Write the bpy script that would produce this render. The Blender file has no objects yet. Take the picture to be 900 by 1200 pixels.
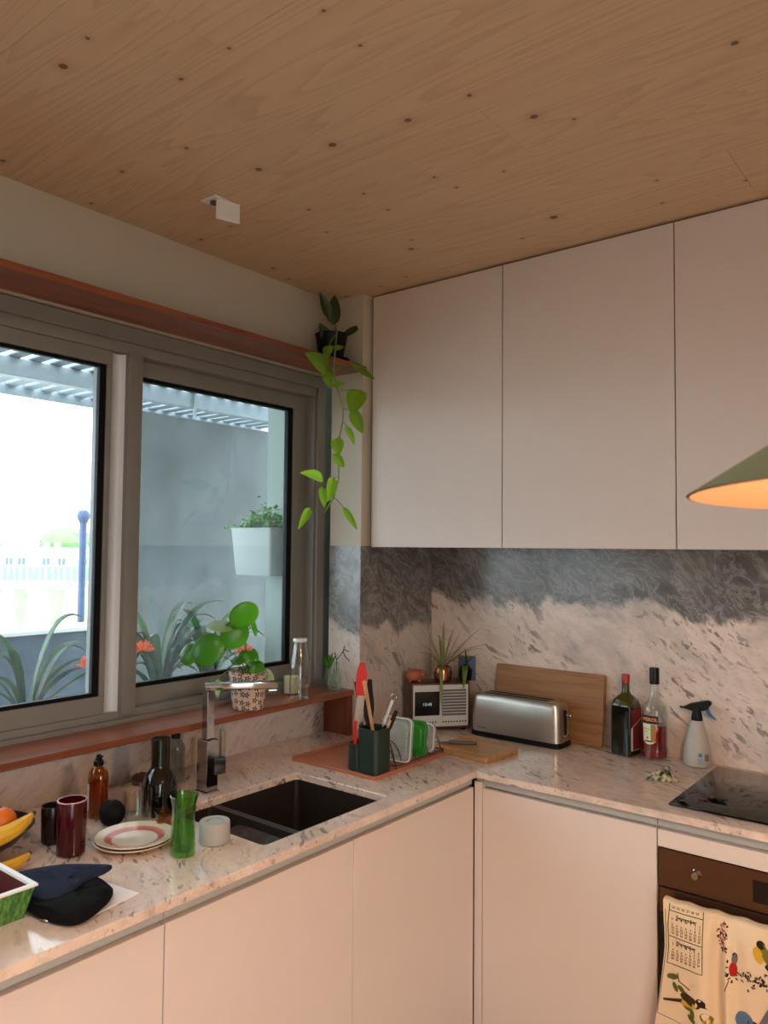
import bpy, bmesh, math, random
from mathutils import Vector, Matrix
random.seed(7)
R = math.radians
PI = math.pi
scene = bpy.context.scene
col = scene.collection

# ------------------------------------------------------------------ camera
YAW, PIT, ROL = 0.67063, 0.04701, 0.00891
fw = Vector((-math.sin(YAW)*math.cos(PIT), math.cos(YAW)*math.cos(PIT), math.sin(PIT)))
rt = Vector((math.cos(YAW), math.sin(YAW), 0)); up = rt.cross(fw)
r2 = rt*math.cos(ROL) + up*math.sin(ROL); u2 = -rt*math.sin(ROL) + up*math.cos(ROL)
cam = bpy.data.cameras.new('camera'); camo = bpy.data.objects.new('camera', cam); col.objects.link(camo)
camo.matrix_world = Matrix(((r2.x, u2.x, -fw.x, 2.1105), (r2.y, u2.y, -fw.y, -2.7956), (r2.z, u2.z, -fw.z, 1.6235), (0, 0, 0, 1)))
cam.sensor_fit = 'AUTO'; cam.sensor_width = 36; cam.lens = 905.54/1200*36
cam.clip_start = 0.02; cam.clip_end = 400
cam.dof.use_dof = True; cam.dof.focus_distance = 2.7; cam.dof.aperture_fstop = 9
scene.camera = camo

# ------------------------------------------------------------------ world and lights
w = bpy.data.worlds.new('sky'); scene.world = w; w.use_nodes = True
bg = w.node_tree.nodes['Background']; bg.inputs[0].default_value = (0.86, 0.94, 1.0, 1); bg.inputs[1].default_value = 5.0
def area(name, loc, rot, sx, sy, power, color, shape='RECTANGLE'):
    l = bpy.data.lights.new(name, 'AREA'); l.shape = shape; l.size = sx; l.size_y = sy; l.energy = power; l.color = color
    o = bpy.data.objects.new(name, l); o.location = loc; o.rotation_euler = rot; col.objects.link(o); return o
area('ceiling_fill_light', (1.25, -2.7, 2.60), (0, 0, 0), 0.34, 0.34, 7, (1.0, 0.93, 0.86), 'DISK')  # added soft fill near the ceiling, out of view, no fixture
def spot(name, loc, power, color, angle, blend=0.3, size=0.06):
    l = bpy.data.lights.new(name, 'SPOT'); l.energy = power; l.color = color; l.spot_size = angle; l.spot_blend = blend; l.shadow_soft_size = size
    o = bpy.data.objects.new(name, l); o.location = loc; col.objects.link(o); return o
spot('room_fill_spot', (2.9, -3.0, 1.80), 30, (1.0, 0.86, 0.72), R(150))  # added warm fill aimed down from out of view, no lamp built
scene.view_settings.view_transform = 'Standard'; scene.view_settings.look = 'None'
scene.view_settings.gamma = 1.0; scene.view_settings.exposure = 0.42
scene.view_settings.use_curve_mapping = False
scene.cycles.use_denoising = True
scene.cycles.transparent_max_bounces = 24
scene.cycles.max_bounces = 10
scene.cycles.caustics_reflective = False; scene.cycles.caustics_refractive = False

# ------------------------------------------------------------------ materials
MATS = {}
def srgb(r, g, b):
    f = lambda c: (c/255/12.92) if c/255 <= 0.04045 else ((c/255+0.055)/1.055)**2.4
    return (f(r), f(g), f(b), 1)
def newmat(name):
    m = bpy.data.materials.new(name); m.use_nodes = True
    nt = m.node_tree; b = nt.nodes['Principled BSDF']; MATS[name] = m
    return m, nt, b
def N(nt, t, **kw):
    n = nt.nodes.new(t)
    for k, v in kw.items(): setattr(n, k, v)
    return n
def coords(nt, scale=(1, 1, 1), rot=(0, 0, 0), loc=(0, 0, 0)):
    tc = N(nt, 'ShaderNodeTexCoord'); mp = N(nt, 'ShaderNodeMapping')
    mp.inputs['Scale'].default_value = scale; mp.inputs['Rotation'].default_value = rot; mp.inputs['Location'].default_value = loc
    nt.links.new(tc.outputs['Object'], mp.inputs['Vector']); return mp.outputs[0]
def noise(nt, vec, scale=5, detail=4, rough=0.55, dist=0.0):
    n = N(nt, 'ShaderNodeTexNoise'); n.inputs['Scale'].default_value = scale; n.inputs['Detail'].default_value = detail
    n.inputs['Roughness'].default_value = rough; n.inputs['Distortion'].default_value = dist
    nt.links.new(vec, n.inputs['Vector']); return n.outputs['Fac']
def ramp(nt, fac, stops, interp='LINEAR'):
    r = N(nt, 'ShaderNodeValToRGB'); r.color_ramp.interpolation = interp
    e = r.color_ramp.elements
    while len(e) < len(stops): e.new(0.5)
    for i, (p, c) in enumerate(stops):
        e[i].position = p; e[i].color = c if len(c) == 4 else (*c, 1)
    nt.links.new(fac, r.inputs[0]); return r.outputs[0]
def mixc(nt, fac, a, b, mode='MIX'):
    m = N(nt, 'ShaderNodeMix', data_type='RGBA', blend_type=mode)
    for s, v in ((m.inputs[0], fac), (m.inputs[6], a), (m.inputs[7], b)):
        if isinstance(v, (int, float)): s.default_value = v
        elif isinstance(v, tuple): s.default_value = v
        else: nt.links.new(v, s)
    return m.outputs[2]
def math_(nt, op, a, b=0.0, c=None, clamp=False):
    m = N(nt, 'ShaderNodeMath', operation=op, use_clamp=clamp)
    for i, v in enumerate((a, b) if c is None else (a, b, c)):
        if isinstance(v, (int, float)): m.inputs[i].default_value = v
        else: nt.links.new(v, m.inputs[i])
    return m.outputs[0]
def bump(nt, b, h, strength=0.1, dist=0.01):
    n = N(nt, 'ShaderNodeBump'); n.inputs['Strength'].default_value = strength; n.inputs['Distance'].default_value = dist
    nt.links.new(h, n.inputs['Height']); nt.links.new(n.outputs[0], b.inputs['Normal'])
def plain(name, rgb, rough=0.5, metal=0.0, var=0.06, scale=30, spec=0.5, bmp=0.0, coat=0.0, sub=0.0):
    m, nt, b = newmat(name); c = srgb(*rgb)
    v = coords(nt); f = noise(nt, v, scale, 3)
    d = tuple(max(0, x*(1-var*2)) for x in c[:3]) + (1,); l = tuple(min(1, x*(1+var*2)) for x in c[:3]) + (1,)
    nt.links.new(mixc(nt, f, d, l), b.inputs['Base Color'])
    b.inputs['Roughness'].default_value = rough; b.inputs['Metallic'].default_value = metal
    b.inputs['Specular IOR Level'].default_value = spec; b.inputs['Coat Weight'].default_value = coat
    if bmp: bump(nt, b, f, bmp, 0.003)
    return m
def emis(name, rgb, s):
    m, nt, b = newmat(name); b.inputs['Base Color'].default_value = srgb(*rgb)
    b.inputs['Emission Color'].default_value = srgb(*rgb); b.inputs['Emission Strength'].default_value = s; return m
def thin_glass(name, tint=(235, 240, 238), rough=0.02, haze=0.0, ior=1.45):
    m, nt, b = newmat(name); nt.nodes.remove(b)
    out = nt.nodes['Material Output']
    tr = N(nt, 'ShaderNodeBsdfTransparent'); tr.inputs[0].default_value = srgb(*tint)
    gl = N(nt, 'ShaderNodeBsdfGlossy'); gl.inputs['Roughness'].default_value = rough; gl.inputs[0].default_value = (1, 1, 1, 1)
    lw = N(nt, 'ShaderNodeLayerWeight'); lw.inputs[0].default_value = 0.5
    fr = math_(nt, 'ADD', math_(nt, 'MULTIPLY', math_(nt, 'POWER', lw.outputs['Facing'], 3.2), 0.8), 0.04)
    mx = N(nt, 'ShaderNodeMixShader'); nt.links.new(fr, mx.inputs[0])
    nt.links.new(tr.outputs[0], mx.inputs[1]); nt.links.new(gl.outputs[0], mx.inputs[2])
    res = mx.outputs[0]
    if haze:
        v = coords(nt, (1, 6, 0.7)); f = noise(nt, v, 2.2, 5, 0.62); v2 = coords(nt, (1, 1, 1)); f2 = noise(nt, v2, 45, 4, 0.75)
        f2 = ramp(nt, f2, [(0.52, (0, 0, 0)), (0.72, (1, 1, 1))]); k = ramp(nt, f, [(0.36, (0.25, 0.25, 0.25)), (0.72, (1, 1, 1))])
        k = math_(nt, 'MULTIPLY', math_(nt, 'ADD', k, math_(nt, 'MULTIPLY', f2, 0.35)), haze)
        df = N(nt, 'ShaderNodeBsdfTranslucent'); df.inputs[0].default_value = srgb(205, 220, 226)
        m2 = N(nt, 'ShaderNodeMixShader'); nt.links.new(k, m2.inputs[0]); nt.links.new(res, m2.inputs[1]); nt.links.new(df.outputs[0], m2.inputs[2]); res = m2.outputs[0]
    nt.links.new(res, out.inputs[0]); return m

def wood(name, dark, mid, light, axis='x', rough=0.45, scale=1.0, contrast=1.0, coat=0.0):
    m, nt, b = newmat(name)
    st = {'x': (0.9, 14, 14), 'y': (14, 0.9, 14), 'z': (14, 14, 0.9)}[axis]
    oi = N(nt, 'ShaderNodeObjectInfo')
    v = coords(nt, tuple(s*scale for s in st)); 
    add = N(nt, 'ShaderNodeVectorMath', operation='ADD'); nt.links.new(v, add.inputs[0])
    cm = N(nt, 'ShaderNodeCombineXYZ'); r = math_(nt, 'MULTIPLY', oi.outputs['Random'], 37.0)
    for i in range(3): nt.links.new(r, cm.inputs[i])
    nt.links.new(cm.outputs[0], add.inputs[1]); v = add.outputs[0]
    f = noise(nt, v, 1.6, 5, 0.6, 0.6); g = noise(nt, v, 9, 3, 0.6)
    k = math_(nt, 'ADD', math_(nt, 'MULTIPLY', f, 0.75), math_(nt, 'MULTIPLY', g, 0.25))
    c = ramp(nt, k, [(0.5-0.2/contrast, srgb(*dark)), (0.5, srgb(*mid)), (0.5+0.2/contrast, srgb(*light))])
    nt.links.new(c, b.inputs['Base Color']); b.inputs['Roughness'].default_value = rough; b.inputs['Coat Weight'].default_value = coat
    bump(nt, b, k, 0.05, 0.002); return m

def marble(name, rot, band=None, pinkness=1.0, rough=0.22, bandslope=0.0, fleck_scale=1.0, seed=0.0, greyer=0.0, warp=0.5, tint=None):
    m, nt, b = newmat(name)
    tc = N(nt, 'ShaderNodeTexCoord'); base = tc.outputs['Object']
    # domain warp
    nz = N(nt, 'ShaderNodeTexNoise'); nz.inputs['Scale'].default_value = 3.0; nz.inputs['Detail'].default_value = 3
    nt.links.new(base, nz.inputs['Vector'])
    sub = N(nt, 'ShaderNodeVectorMath', operation='SUBTRACT'); nt.links.new(nz.outputs['Color'], sub.inputs[0]); sub.inputs[1].default_value = (0.5, 0.5, 0.5)
    scl = N(nt, 'ShaderNodeVectorMath', operation='SCALE'); nt.links.new(sub.outputs[0], scl.inputs[0]); scl.inputs['Scale'].default_value = 0.16*warp/0.5
    ad = N(nt, 'ShaderNodeVectorMath', operation='ADD'); nt.links.new(base, ad.inputs[0]); nt.links.new(scl.outputs[0], ad.inputs[1])
    def stretched(sc, off):
        mp = N(nt, 'ShaderNodeMapping', vector_type='TEXTURE'); mp.inputs['Rotation'].default_value = rot; mp.inputs['Scale'].default_value = tuple(1/q for q in sc); mp.inputs['Location'].default_value = (off+seed, off*1.7+seed, off*0.6)
        nt.links.new(ad.outputs[0], mp.inputs['Vector']); return mp.outputs[0]
    cloud = noise(nt, stretched((1.2, 3.0, 3.0), 1), 2.0, 6, 0.62)
    a_ = srgb(222, 206, 196); p_ = srgb(236, 219, 208); g_ = srgb(184, 174, 168)
    c = ramp(nt, cloud, [(0.30, g_), (0.45, a_), (0.60, p_), (0.75, srgb(203, 186, 178))])
    fine = noise(nt, stretched((3, 9, 9), 3), 4.0, 5, 0.7)
    c = mixc(nt, math_(nt, 'MULTIPLY', ramp(nt, fine, [(0.5, (0, 0, 0)), (0.72, (1, 1, 1))]), 0.35), c, srgb(150, 140, 138))
    fl = noise(nt, stretched((9*fleck_scale, 36*fleck_scale, 36*fleck_scale), 7), 1.0, 3, 0.6, 0.3)
    flm = ramp(nt, fl, [(0.60, (0, 0, 0)), (0.635, (1, 1, 1))])
    den = ramp(nt, noise(nt, stretched((1.6, 2.2, 2.2), 11), 2.0, 2), [(0.38, (0.1, 0.1, 0.1)), (0.58, (1, 1, 1))])
    flm = math_(nt, 'MULTIPLY', math_(nt, 'MULTIPLY', flm, den), 0.72)
    c = mixc(nt, flm, c, srgb(88, 76, 76))
    f3 = ramp(nt, noise(nt, stretched((24, 70, 70), 17), 1.0, 2, 0.5), [(0.63, (0, 0, 0)), (0.67, (1, 1, 1))])
    c = mixc(nt, math_(nt, 'MULTIPLY', math_(nt, 'MULTIPLY', f3, den), 0.5), c, srgb(104, 92, 90))
    vn = noise(nt, stretched((2.0, 6, 6), 21), 1.6, 4, 0.5, 0.8)
    vein = ramp(nt, math_(nt, 'ABSOLUTE', math_(nt, 'SUBTRACT', vn, 0.5)), [(0.0, (1, 1, 1)), (0.012, (0, 0, 0))])
    c = mixc(nt, math_(nt, 'MULTIPLY', vein, 0.16), c, srgb(120, 110, 108))
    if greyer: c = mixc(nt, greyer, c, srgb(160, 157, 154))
    if band is not None:
        # grey veined band at the slab top, cupboard shade painted in with it
        v = ad.outputs[0]
        dk = ramp(nt, noise(nt, stretched((2.2, 5, 5), 31), 2.5, 6, 0.7), [(0.28, srgb(66, 67, 70)), (0.5, srgb(98, 99, 101)), (0.72, srgb(142, 143, 143))])
        wn = noise(nt, stretched((3, 6.5, 6.5), 41), 2.6, 6, 0.7, 1.0)
        wv = ramp(nt, math_(nt, 'ABSOLUTE', math_(nt, 'SUBTRACT', wn, 0.5)), [(0.0, (1, 1, 1)), (0.045, (0, 0, 0))])
        dk = mixc(nt, math_(nt, 'MULTIPLY', wv, 0.38), dk, srgb(196, 190, 184))
        sp = N(nt, 'ShaderNodeSeparateXYZ'); nt.links.new(base, sp.inputs[0])
        edge = math_(nt, 'ADD', sp.outputs['Z'], math_(nt, 'MULTIPLY', math_(nt, 'SUBTRACT', noise(nt, stretched((1.3, 3, 3), 51), 2.2, 5, 0.65), 0.5), 0.30))
        edge = math_(nt, 'ADD', edge, math_(nt, 'MULTIPLY', sp.outputs['X'], bandslope))
        k = N(nt, 'ShaderNodeMapRange'); k.interpolation_type = 'SMOOTHSTEP'; nt.links.new(edge, k.inputs[0])
        k.inputs[1].default_value = band-0.018; k.inputs[2].default_value = band+0.022
        c = mixc(nt, math_(nt, 'MULTIPLY', k.outputs[0], 0.93), c, dk)
    if tint: c = mixc(nt, 1.0, c, tint, 'MULTIPLY')
    nt.links.new(c, b.inputs['Base Color']); b.inputs['Roughness'].default_value = rough
    return m

plain('plaster', (204, 195, 178), 0.9, var=0.02, scale=8, spec=0.2)
plain('cabinet', (222, 208, 200), 0.55, var=0.015, scale=12, spec=0.35)
plain('carcass', (196, 180, 170), 0.6, var=0.02)
plain('alu_rail', (176, 180, 178), 0.45, metal=0.15, var=0.03)
plain('dark_gap', (40, 32, 28), 0.8)
plain('grip_lit_alu', (206, 210, 214), 0.45, metal=0.1, var=0.02)  # paler than the frame: daylight on the channel put into its colour
plain('frame_alu', (128, 125, 120), 0.42, metal=0.0, var=0.04, scale=14, spec=0.5)
plain('gasket', (8, 8, 9), 0.6, spec=0.2)
plain('chrome', (172, 172, 175), 0.09, metal=1.0, var=0.02)
plain('steel', (176, 170, 164), 0.24, metal=1.0, var=0.04, scale=60)
plain('black_plastic', (11, 11, 12), 0.45, spec=0.2)
plain('sink_black', (40, 33, 29), 0.42, var=0.1, scale=90)
plain('drain_steel', (120, 116, 112), 0.3, metal=1.0)
marble('marble_back', (0, R(38), 0), band=1.425, bandslope=0.03, seed=2.3)
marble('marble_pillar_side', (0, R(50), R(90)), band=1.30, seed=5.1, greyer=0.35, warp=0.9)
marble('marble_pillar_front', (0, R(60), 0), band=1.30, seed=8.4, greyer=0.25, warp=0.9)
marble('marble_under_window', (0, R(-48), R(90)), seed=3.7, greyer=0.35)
marble('marble_top', (0, 0, R(-32)), seed=1.2, rough=0.16, fleck_scale=1.3, tint=(1.0, 0.95, 0.90, 1))
wood('wood_red', (96, 48, 30), (134, 72, 46), (160, 92, 62), 'y', 0.35, coat=0.15)
wood('wood_red_leg', (84, 42, 27), (118, 62, 40), (142, 80, 54), 'z', 0.4)
wood('wood_radio', (54, 28, 19), (78, 42, 28), (96, 54, 36), 'y', 0.4)
wood('wood_board', (116, 76, 44), (150, 104, 62), (174, 126, 80), 'x', 0.5, 1.6)
wood('wood_board_light', (150, 104, 62), (184, 136, 86), (204, 160, 106), 'x', 0.5, 1.6)
wood('wood_spoon', (170, 120, 76), (196, 146, 98), (214, 170, 124), 'z', 0.55, 3)
wood('wood_floor', (176, 144, 112), (200, 168, 134), (214, 184, 152), 'y', 0.35)

def ceiling_wood():
    m, nt, b = newmat('ceiling_wood'); oi = N(nt, 'ShaderNodeObjectInfo')
    v = coords(nt, (0.42, 6.5, 6.5)); add = N(nt, 'ShaderNodeVectorMath', operation='ADD'); nt.links.new(v, add.inputs[0])
    cm = N(nt, 'ShaderNodeCombineXYZ'); r = math_(nt, 'MULTIPLY', oi.outputs['Random'], 53.0); nt.links.new(r, cm.inputs[0]); nt.links.new(r, cm.inputs[2])
    nt.links.new(cm.outputs[0], add.inputs[1]); v = add.outputs[0]
    f = noise(nt, v, 1.2, 2, 0.4, 0.4)
    rings = math_(nt, 'FRACT', math_(nt, 'MULTIPLY', f, 20.0))
    rings = ramp(nt, rings, [(0.0, (0, 0, 0)), (0.6, (0.35, 0.35, 0.35)), (0.9, (1, 1, 1)), (1.0, (0, 0, 0))])
    g = noise(nt, coords(nt, (3, 160, 10)), 1.5, 3, 0.6)
    c = mixc(nt, math_(nt, 'MULTIPLY', rings, 0.36), srgb(216, 190, 160), srgb(168, 130, 98))
    c = mixc(nt, math_(nt, 'MULTIPLY', g, 0.28), c, srgb(198, 166, 134))
    tone = math_(nt, 'MULTIPLY', oi.outputs['Random'], 0.16)
    c = mixc(nt, tone, c, srgb(206, 168, 134))
    # knots
    mp = coords(nt, (4.3, 4.7, 0), loc=(0.31, 0.17, 0))
    vo = N(nt, 'ShaderNodeTexVoronoi', voronoi_dimensions='2D', feature='F1'); vo.inputs['Scale'].default_value = 1.0; vo.inputs['Randomness'].default_value = 1.0
    nt.links.new(mp, vo.inputs['Vector'])
    sp = N(nt, 'ShaderNodeSeparateColor'); nt.links.new(vo.outputs['Color'], sp.inputs[0])
    size = math_(nt, 'ADD', 0.022, math_(nt, 'MULTIPLY', math_(nt, 'POWER', sp.outputs[0], 3.0), 0.045))
    d = math_(nt, 'DIVIDE', vo.outputs['Distance'], size)
    kn = ramp(nt, d, [(0.72, (1, 1, 1)), (1.0, (0, 0, 0))])
    halo = ramp(nt, math_(nt, 'MULTIPLY', d, 0.3), [(0.2, (1, 1, 1)), (1.0, (0, 0, 0))])
    keep = math_(nt, 'GREATER_THAN', sp.outputs[1], 0.30)
    c = mixc(nt, math_(nt, 'MULTIPLY', math_(nt, 'MULTIPLY', halo, keep), 0.3), c, srgb(160, 108, 72))
    c = mixc(nt, math_(nt, 'MULTIPLY', math_(nt, 'MULTIPLY', kn, keep), 0.85), c, srgb(98, 70, 52))
    nt.links.new(c, b.inputs['Base Color']); b.inputs['Roughness'].default_value = 0.6
ceiling_wood()

thin_glass('window_glass', (243, 250, 251), 0.0, haze=0.03)
thin_glass('clear_glass', (250, 252, 251), 0.02)
thin_glass('smoke_clear', (234, 236, 234), 0.03)
thin_glass('grey_glass', (158, 160, 162), 0.02)
thin_glass('green_glass', (188, 228, 160), 0.03)
thin_glass('amber_glass_mat', (236, 206, 140), 0.02)
thin_glass('pale_glass', (240, 248, 243), 0.02)
thin_glass('clear_plastic', (240, 242, 242), 0.25, haze=0.42)

m_, nt_, b_ = newmat('milky'); b_.inputs['Base Color'].default_value = srgb(214, 216, 216); b_.inputs['Roughness'].default_value = .3
tr_ = N(nt_, 'ShaderNodeBsdfTransparent'); tr_.inputs[0].default_value = srgb(240, 242, 242); mx_ = N(nt_, 'ShaderNodeMixShader')
nt_.links.new(ramp(nt_, noise(nt_, coords(nt_), 14, 3), [(.3, (.62, .62, .62)), (.7, (.74, .74, .74))]), mx_.inputs[0])
nt_.links.new(b_.outputs[0], mx_.inputs[1]); nt_.links.new(tr_.outputs[0], mx_.inputs[2]); nt_.links.new(mx_.outputs[0], nt_.nodes['Material Output'].inputs[0])

# ------------------------------------------------------------------ mesh helpers
class MB:
    def __init__(s): s.v = []; s.f = []; s.m = []; s.mats = None
    def add(s, vs, fs, mi=0):
        o = len(s.v); s.v += [tuple(x) for x in vs]; s.f += [tuple(i+o for i in f) for f in fs]; s.m += [mi]*len(fs); return s
    def box(s, x0, x1, y0, y1, z0, z1, bev=0.0, seg=2, mi=0):
        if bev <= 0:
            vs = [(x0,y0,z0),(x1,y0,z0),(x1,y1,z0),(x0,y1,z0),(x0,y0,z1),(x1,y0,z1),(x1,y1,z1),(x0,y1,z1)]
            return s.add(vs, [(0,3,2,1),(4,5,6,7),(0,1,5,4),(1,2,6,5),(2,3,7,6),(3,0,4,7)], mi)
        bm = bmesh.new(); bmesh.ops.create_cube(bm, size=1)
        for v in bm.verts:
            v.co.x = x0 if v.co.x < 0 else x1; v.co.y = y0 if v.co.y < 0 else y1; v.co.z = z0 if v.co.z < 0 else z1
        bmesh.ops.bevel(bm, geom=list(bm.edges), offset=bev, segments=seg, affect='EDGES', profile=0.5)
        bm.verts.index_update(); s.add([v.co[:] for v in bm.verts], [[v.index for v in f.verts] for f in bm.faces], mi); bm.free(); return s
    def lathe(s, prof, seg=28, cx=0, cy=0, sx=1, sy=1, mi=0, close=True):
        n = len(prof); vs = []
        for r, z in prof:
            for k in range(seg):
                a = 2*PI*k/seg; vs.append((cx+r*math.cos(a)*sx, cy+r*math.sin(a)*sy, z))
        fs = [(i*seg+k, i*seg+(k+1) % seg, (i+1)*seg+(k+1) % seg, (i+1)*seg+k) for i in range(n-1) for k in range(seg)]
        if close:
            if prof[0][0] > 1e-6: fs.append(tuple(reversed(range(seg))))
            if prof[-1][0] > 1e-6: fs.append(tuple(range((n-1)*seg, n*seg)))
        return s.add(vs, fs, mi)
    def loft(s, rings, mi=0, cap0=True, cap1=True):
        m = len(rings[0]); vs = [p for r in rings for p in r]
        fs = [(i*m+k, i*m+(k+1) % m, (i+1)*m+(k+1) % m, (i+1)*m+k) for i in range(len(rings)-1) for k in range(m)]
        if cap0: fs.append(tuple(reversed(range(m))))
        if cap1: fs.append(tuple(range((len(rings)-1)*m, len(rings)*m)))
        return s.add(vs, fs, mi)
    def tube(s, pts, r, seg=8, mi=0, caps=True):
        P = [Vector(p) for p in pts]; n = len(P); rings = []
        rr = r if isinstance(r, (list, tuple)) else [r]*n
        t0 = (P[1]-P[0]).normalized(); ref = Vector((0, 0, 1)) if abs(t0.z) < 0.9 else Vector((1, 0, 0)); u = t0.cross(ref).normalized()
        for i in range(n):
            t = (P[min(i+1, n-1)]-P[max(i-1, 0)]).normalized()
            u = (u - t*u.dot(t)); u = u.normalized() if u.length > 1e-6 else t.cross(ref).normalized()
            v = t.cross(u)
            rings.append([tuple(P[i]+(u*math.cos(2*PI*k/seg)+v*math.sin(2*PI*k/seg))*rr[i]) for k in range(seg)])
        return s.loft(rings, mi, caps, caps)
    def sphere(s, c, r, sx=1, sy=1, sz=1, seg=16, rings=10, mi=0):
        prof = [(max(1e-7, math.sin(PI*i/rings)), -math.cos(PI*i/rings)) for i in range(rings+1)]
        b = MB().lathe(prof, seg, close=False)
        return s.add([(c[0]+x*r*sx, c[1]+y*r*sy, c[2]+z*r*sz) for x, y, z in b.v], b.f, mi)
    def prism(s, poly, z0, z1, mi=0):
        return s.loft([[(x, y, z0) for x, y in poly], [(x, y, z1) for x, y in poly]], mi)
    def grid(s, fn, nu, nv, mi=0):
        vs = [fn(i/nu, j/nv) for j in range(nv+1) for i in range(nu+1)]
        fs = [(j*(nu+1)+i, j*(nu+1)+i+1, (j+1)*(nu+1)+i+1, (j+1)*(nu+1)+i) for j in range(nv) for i in range(nu)]
        return s.add(vs, fs, mi)
    def xf(s, mat):
        s.v = [tuple(mat @ Vector(p)) for p in s.v]; return s
    def build(s, name, mat, parent=None, smooth=True, angle=35, loc=None, rot=None):
        me = bpy.data.meshes.new(name); me.from_pydata(s.v, [], s.f); me.update()
        ms = mat if isinstance(mat, (list, tuple)) else [mat]
        for x in ms: me.materials.append(MATS[x])
        if len(ms) > 1: me.polygons.foreach_set('material_index', s.m)
        if smooth:
            me.polygons.foreach_set('use_smooth', [True]*len(me.polygons)); me.set_sharp_from_angle(angle=R(angle))
        bm = bmesh.new(); bm.from_mesh(me); bmesh.ops.recalc_face_normals(bm, faces=bm.faces); bm.to_mesh(me); bm.free()
        o = bpy.data.objects.new(name, me); col.objects.link(o)
        if parent is not None: o.parent = parent
        if loc: o.location = loc
        if rot: o.rotation_euler = rot
        return o
def rrect(w, h, r, n=5, cx=0, cy=0):
    p = []
    for qx, qy, a0 in ((1, 1, 0), (-1, 1, 90), (-1, -1, 180), (1, -1, 270)):
        for k in range(n+1):
            a = R(a0+90*k/n); p.append((cx+qx*(w/2-r)+r*math.cos(a), cy+qy*(h/2-r)+r*math.sin(a)))
    return p
def tag(o, label, cat, group=None):
    o['label'] = label; o['category'] = cat
    if group: o['group'] = group
    return o
def thing(name, label, cat, loc=(0, 0, 0), rz=0, group=None):
    o = bpy.data.objects.new(name, None); col.objects.link(o); o.location = loc; o.rotation_euler = (0, 0, rz); o.empty_display_size = 0.05
    return tag(o, label, cat, group)
def struct(o): o['kind'] = 'structure'; return o
def offset_poly(p, d):
    n = len(p); out = []
    for i in range(n):
        a, b, c = Vector(p[i-1]), Vector(p[i]), Vector(p[(i+1) % n])
        e1 = (b-a).normalized(); e2 = (c-b).normalized(); n1 = Vector((-e1.y, e1.x)); n2 = Vector((-e2.y, e2.x))
        m = n1+n2; k = d/max(0.3, (1+n1.dot(n2))); out.append((b.x+m.x*k, b.y+m.y*k))
    return out
def slab_with_holes(outer, holes, z0, z1, ch):
    """outer counter-clockwise, holes clockwise; chamfered top edge"""
    mb = MB(); loops = [outer]+holes
    tops = [offset_poly(l, ch) for l in loops]
    for z, ls, flip in ((z1, tops, False), (z0, loops, True)):
        bm = bmesh.new(); es = []
        for l in ls:
            vs = [bm.verts.new((x, y, z)) for x, y in l]
            es += [bm.edges.new((vs[i], vs[(i+1) % len(vs)])) for i in range(len(vs))]
        bmesh.ops.triangle_fill(bm, use_beauty=True, use_dissolve=False, edges=es)
        bm.verts.index_update(); mb.add([v.co[:] for v in bm.verts], [[v.index for v in f.verts] for f in bm.faces]); bm.free()
    for l, t in zip(loops, tops):
        mb.loft([[(x, y, z0) for x, y in l], [(x, y, z1-ch) for x, y in l], [(x, y, z1) for x, y in t]], 0, False, False)
    bm = bmesh.new(); vs = [bm.verts.new(v) for v in mb.v]
    for f in mb.f:
        try: bm.faces.new([vs[i] for i in f])
        except ValueError: pass
    bmesh.ops.remove_doubles(bm, verts=bm.verts, dist=1e-5); bm.verts.index_update()
    out = MB().add([v.co[:] for v in bm.verts], [[v.index for v in f.verts] for f in bm.faces]); bm.free(); return out
def text_mb(s, size, font_bold=False):
    cu = bpy.data.curves.new('tmp', 'FONT'); cu.body = s; cu.size = size; cu.align_x = 'CENTER'; cu.align_y = 'CENTER'; cu.resolution_u = 2
    if font_bold: cu.offset = size*0.018
    o = bpy.data.objects.new('tmp', cu); col.objects.link(o)
    dg = bpy.context.evaluated_depsgraph_get(); me = o.evaluated_get(dg).to_mesh()
    mb = MB().add([v.co[:] for v in me.vertices], [list(p.vertices) for p in me.polygons])
    o.evaluated_get(dg).to_mesh_clear(); bpy.data.objects.remove(o); bpy.data.curves.remove(cu); return mb
def bez(a, b, c, n=8):
    a, b, c = Vector(a), Vector(b), Vector(c)
    return [a*(1-t)**2+b*2*t*(1-t)+c*t*t for t in [i/n for i in range(n+1)]]

# ================================================================== SETTING
CEIL = 2.632
flo = struct(MB().box(-0.1, 4.3, -5.3, 0.1, -0.05, 0.0).build('floor', 'wood_floor'))
ce = struct(MB().box(-0.12, 4.3, -5.3, 0.1, CEIL+0.02, CEIL+0.1).build('ceiling', 'plaster'))
y = 0.0; pw = 0.26; k = 0; xs0 = [0.9, 2.4, 1.6, 3.1, 1.2, 2.9, 2.0]
while y > -5.2:
    cut = xs0[k % 7]; k += 1
    for x0, x1 in ((0.0, cut), (cut, 4.2)):
        MB().box(x0+0.0002, x1-0.0002, y-pw+0.0003, y-0.0003, CEIL, CEIL+0.02, 0.0006, 1).build('plank', 'ceiling_wood', ce, False)
    y -= pw
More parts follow.
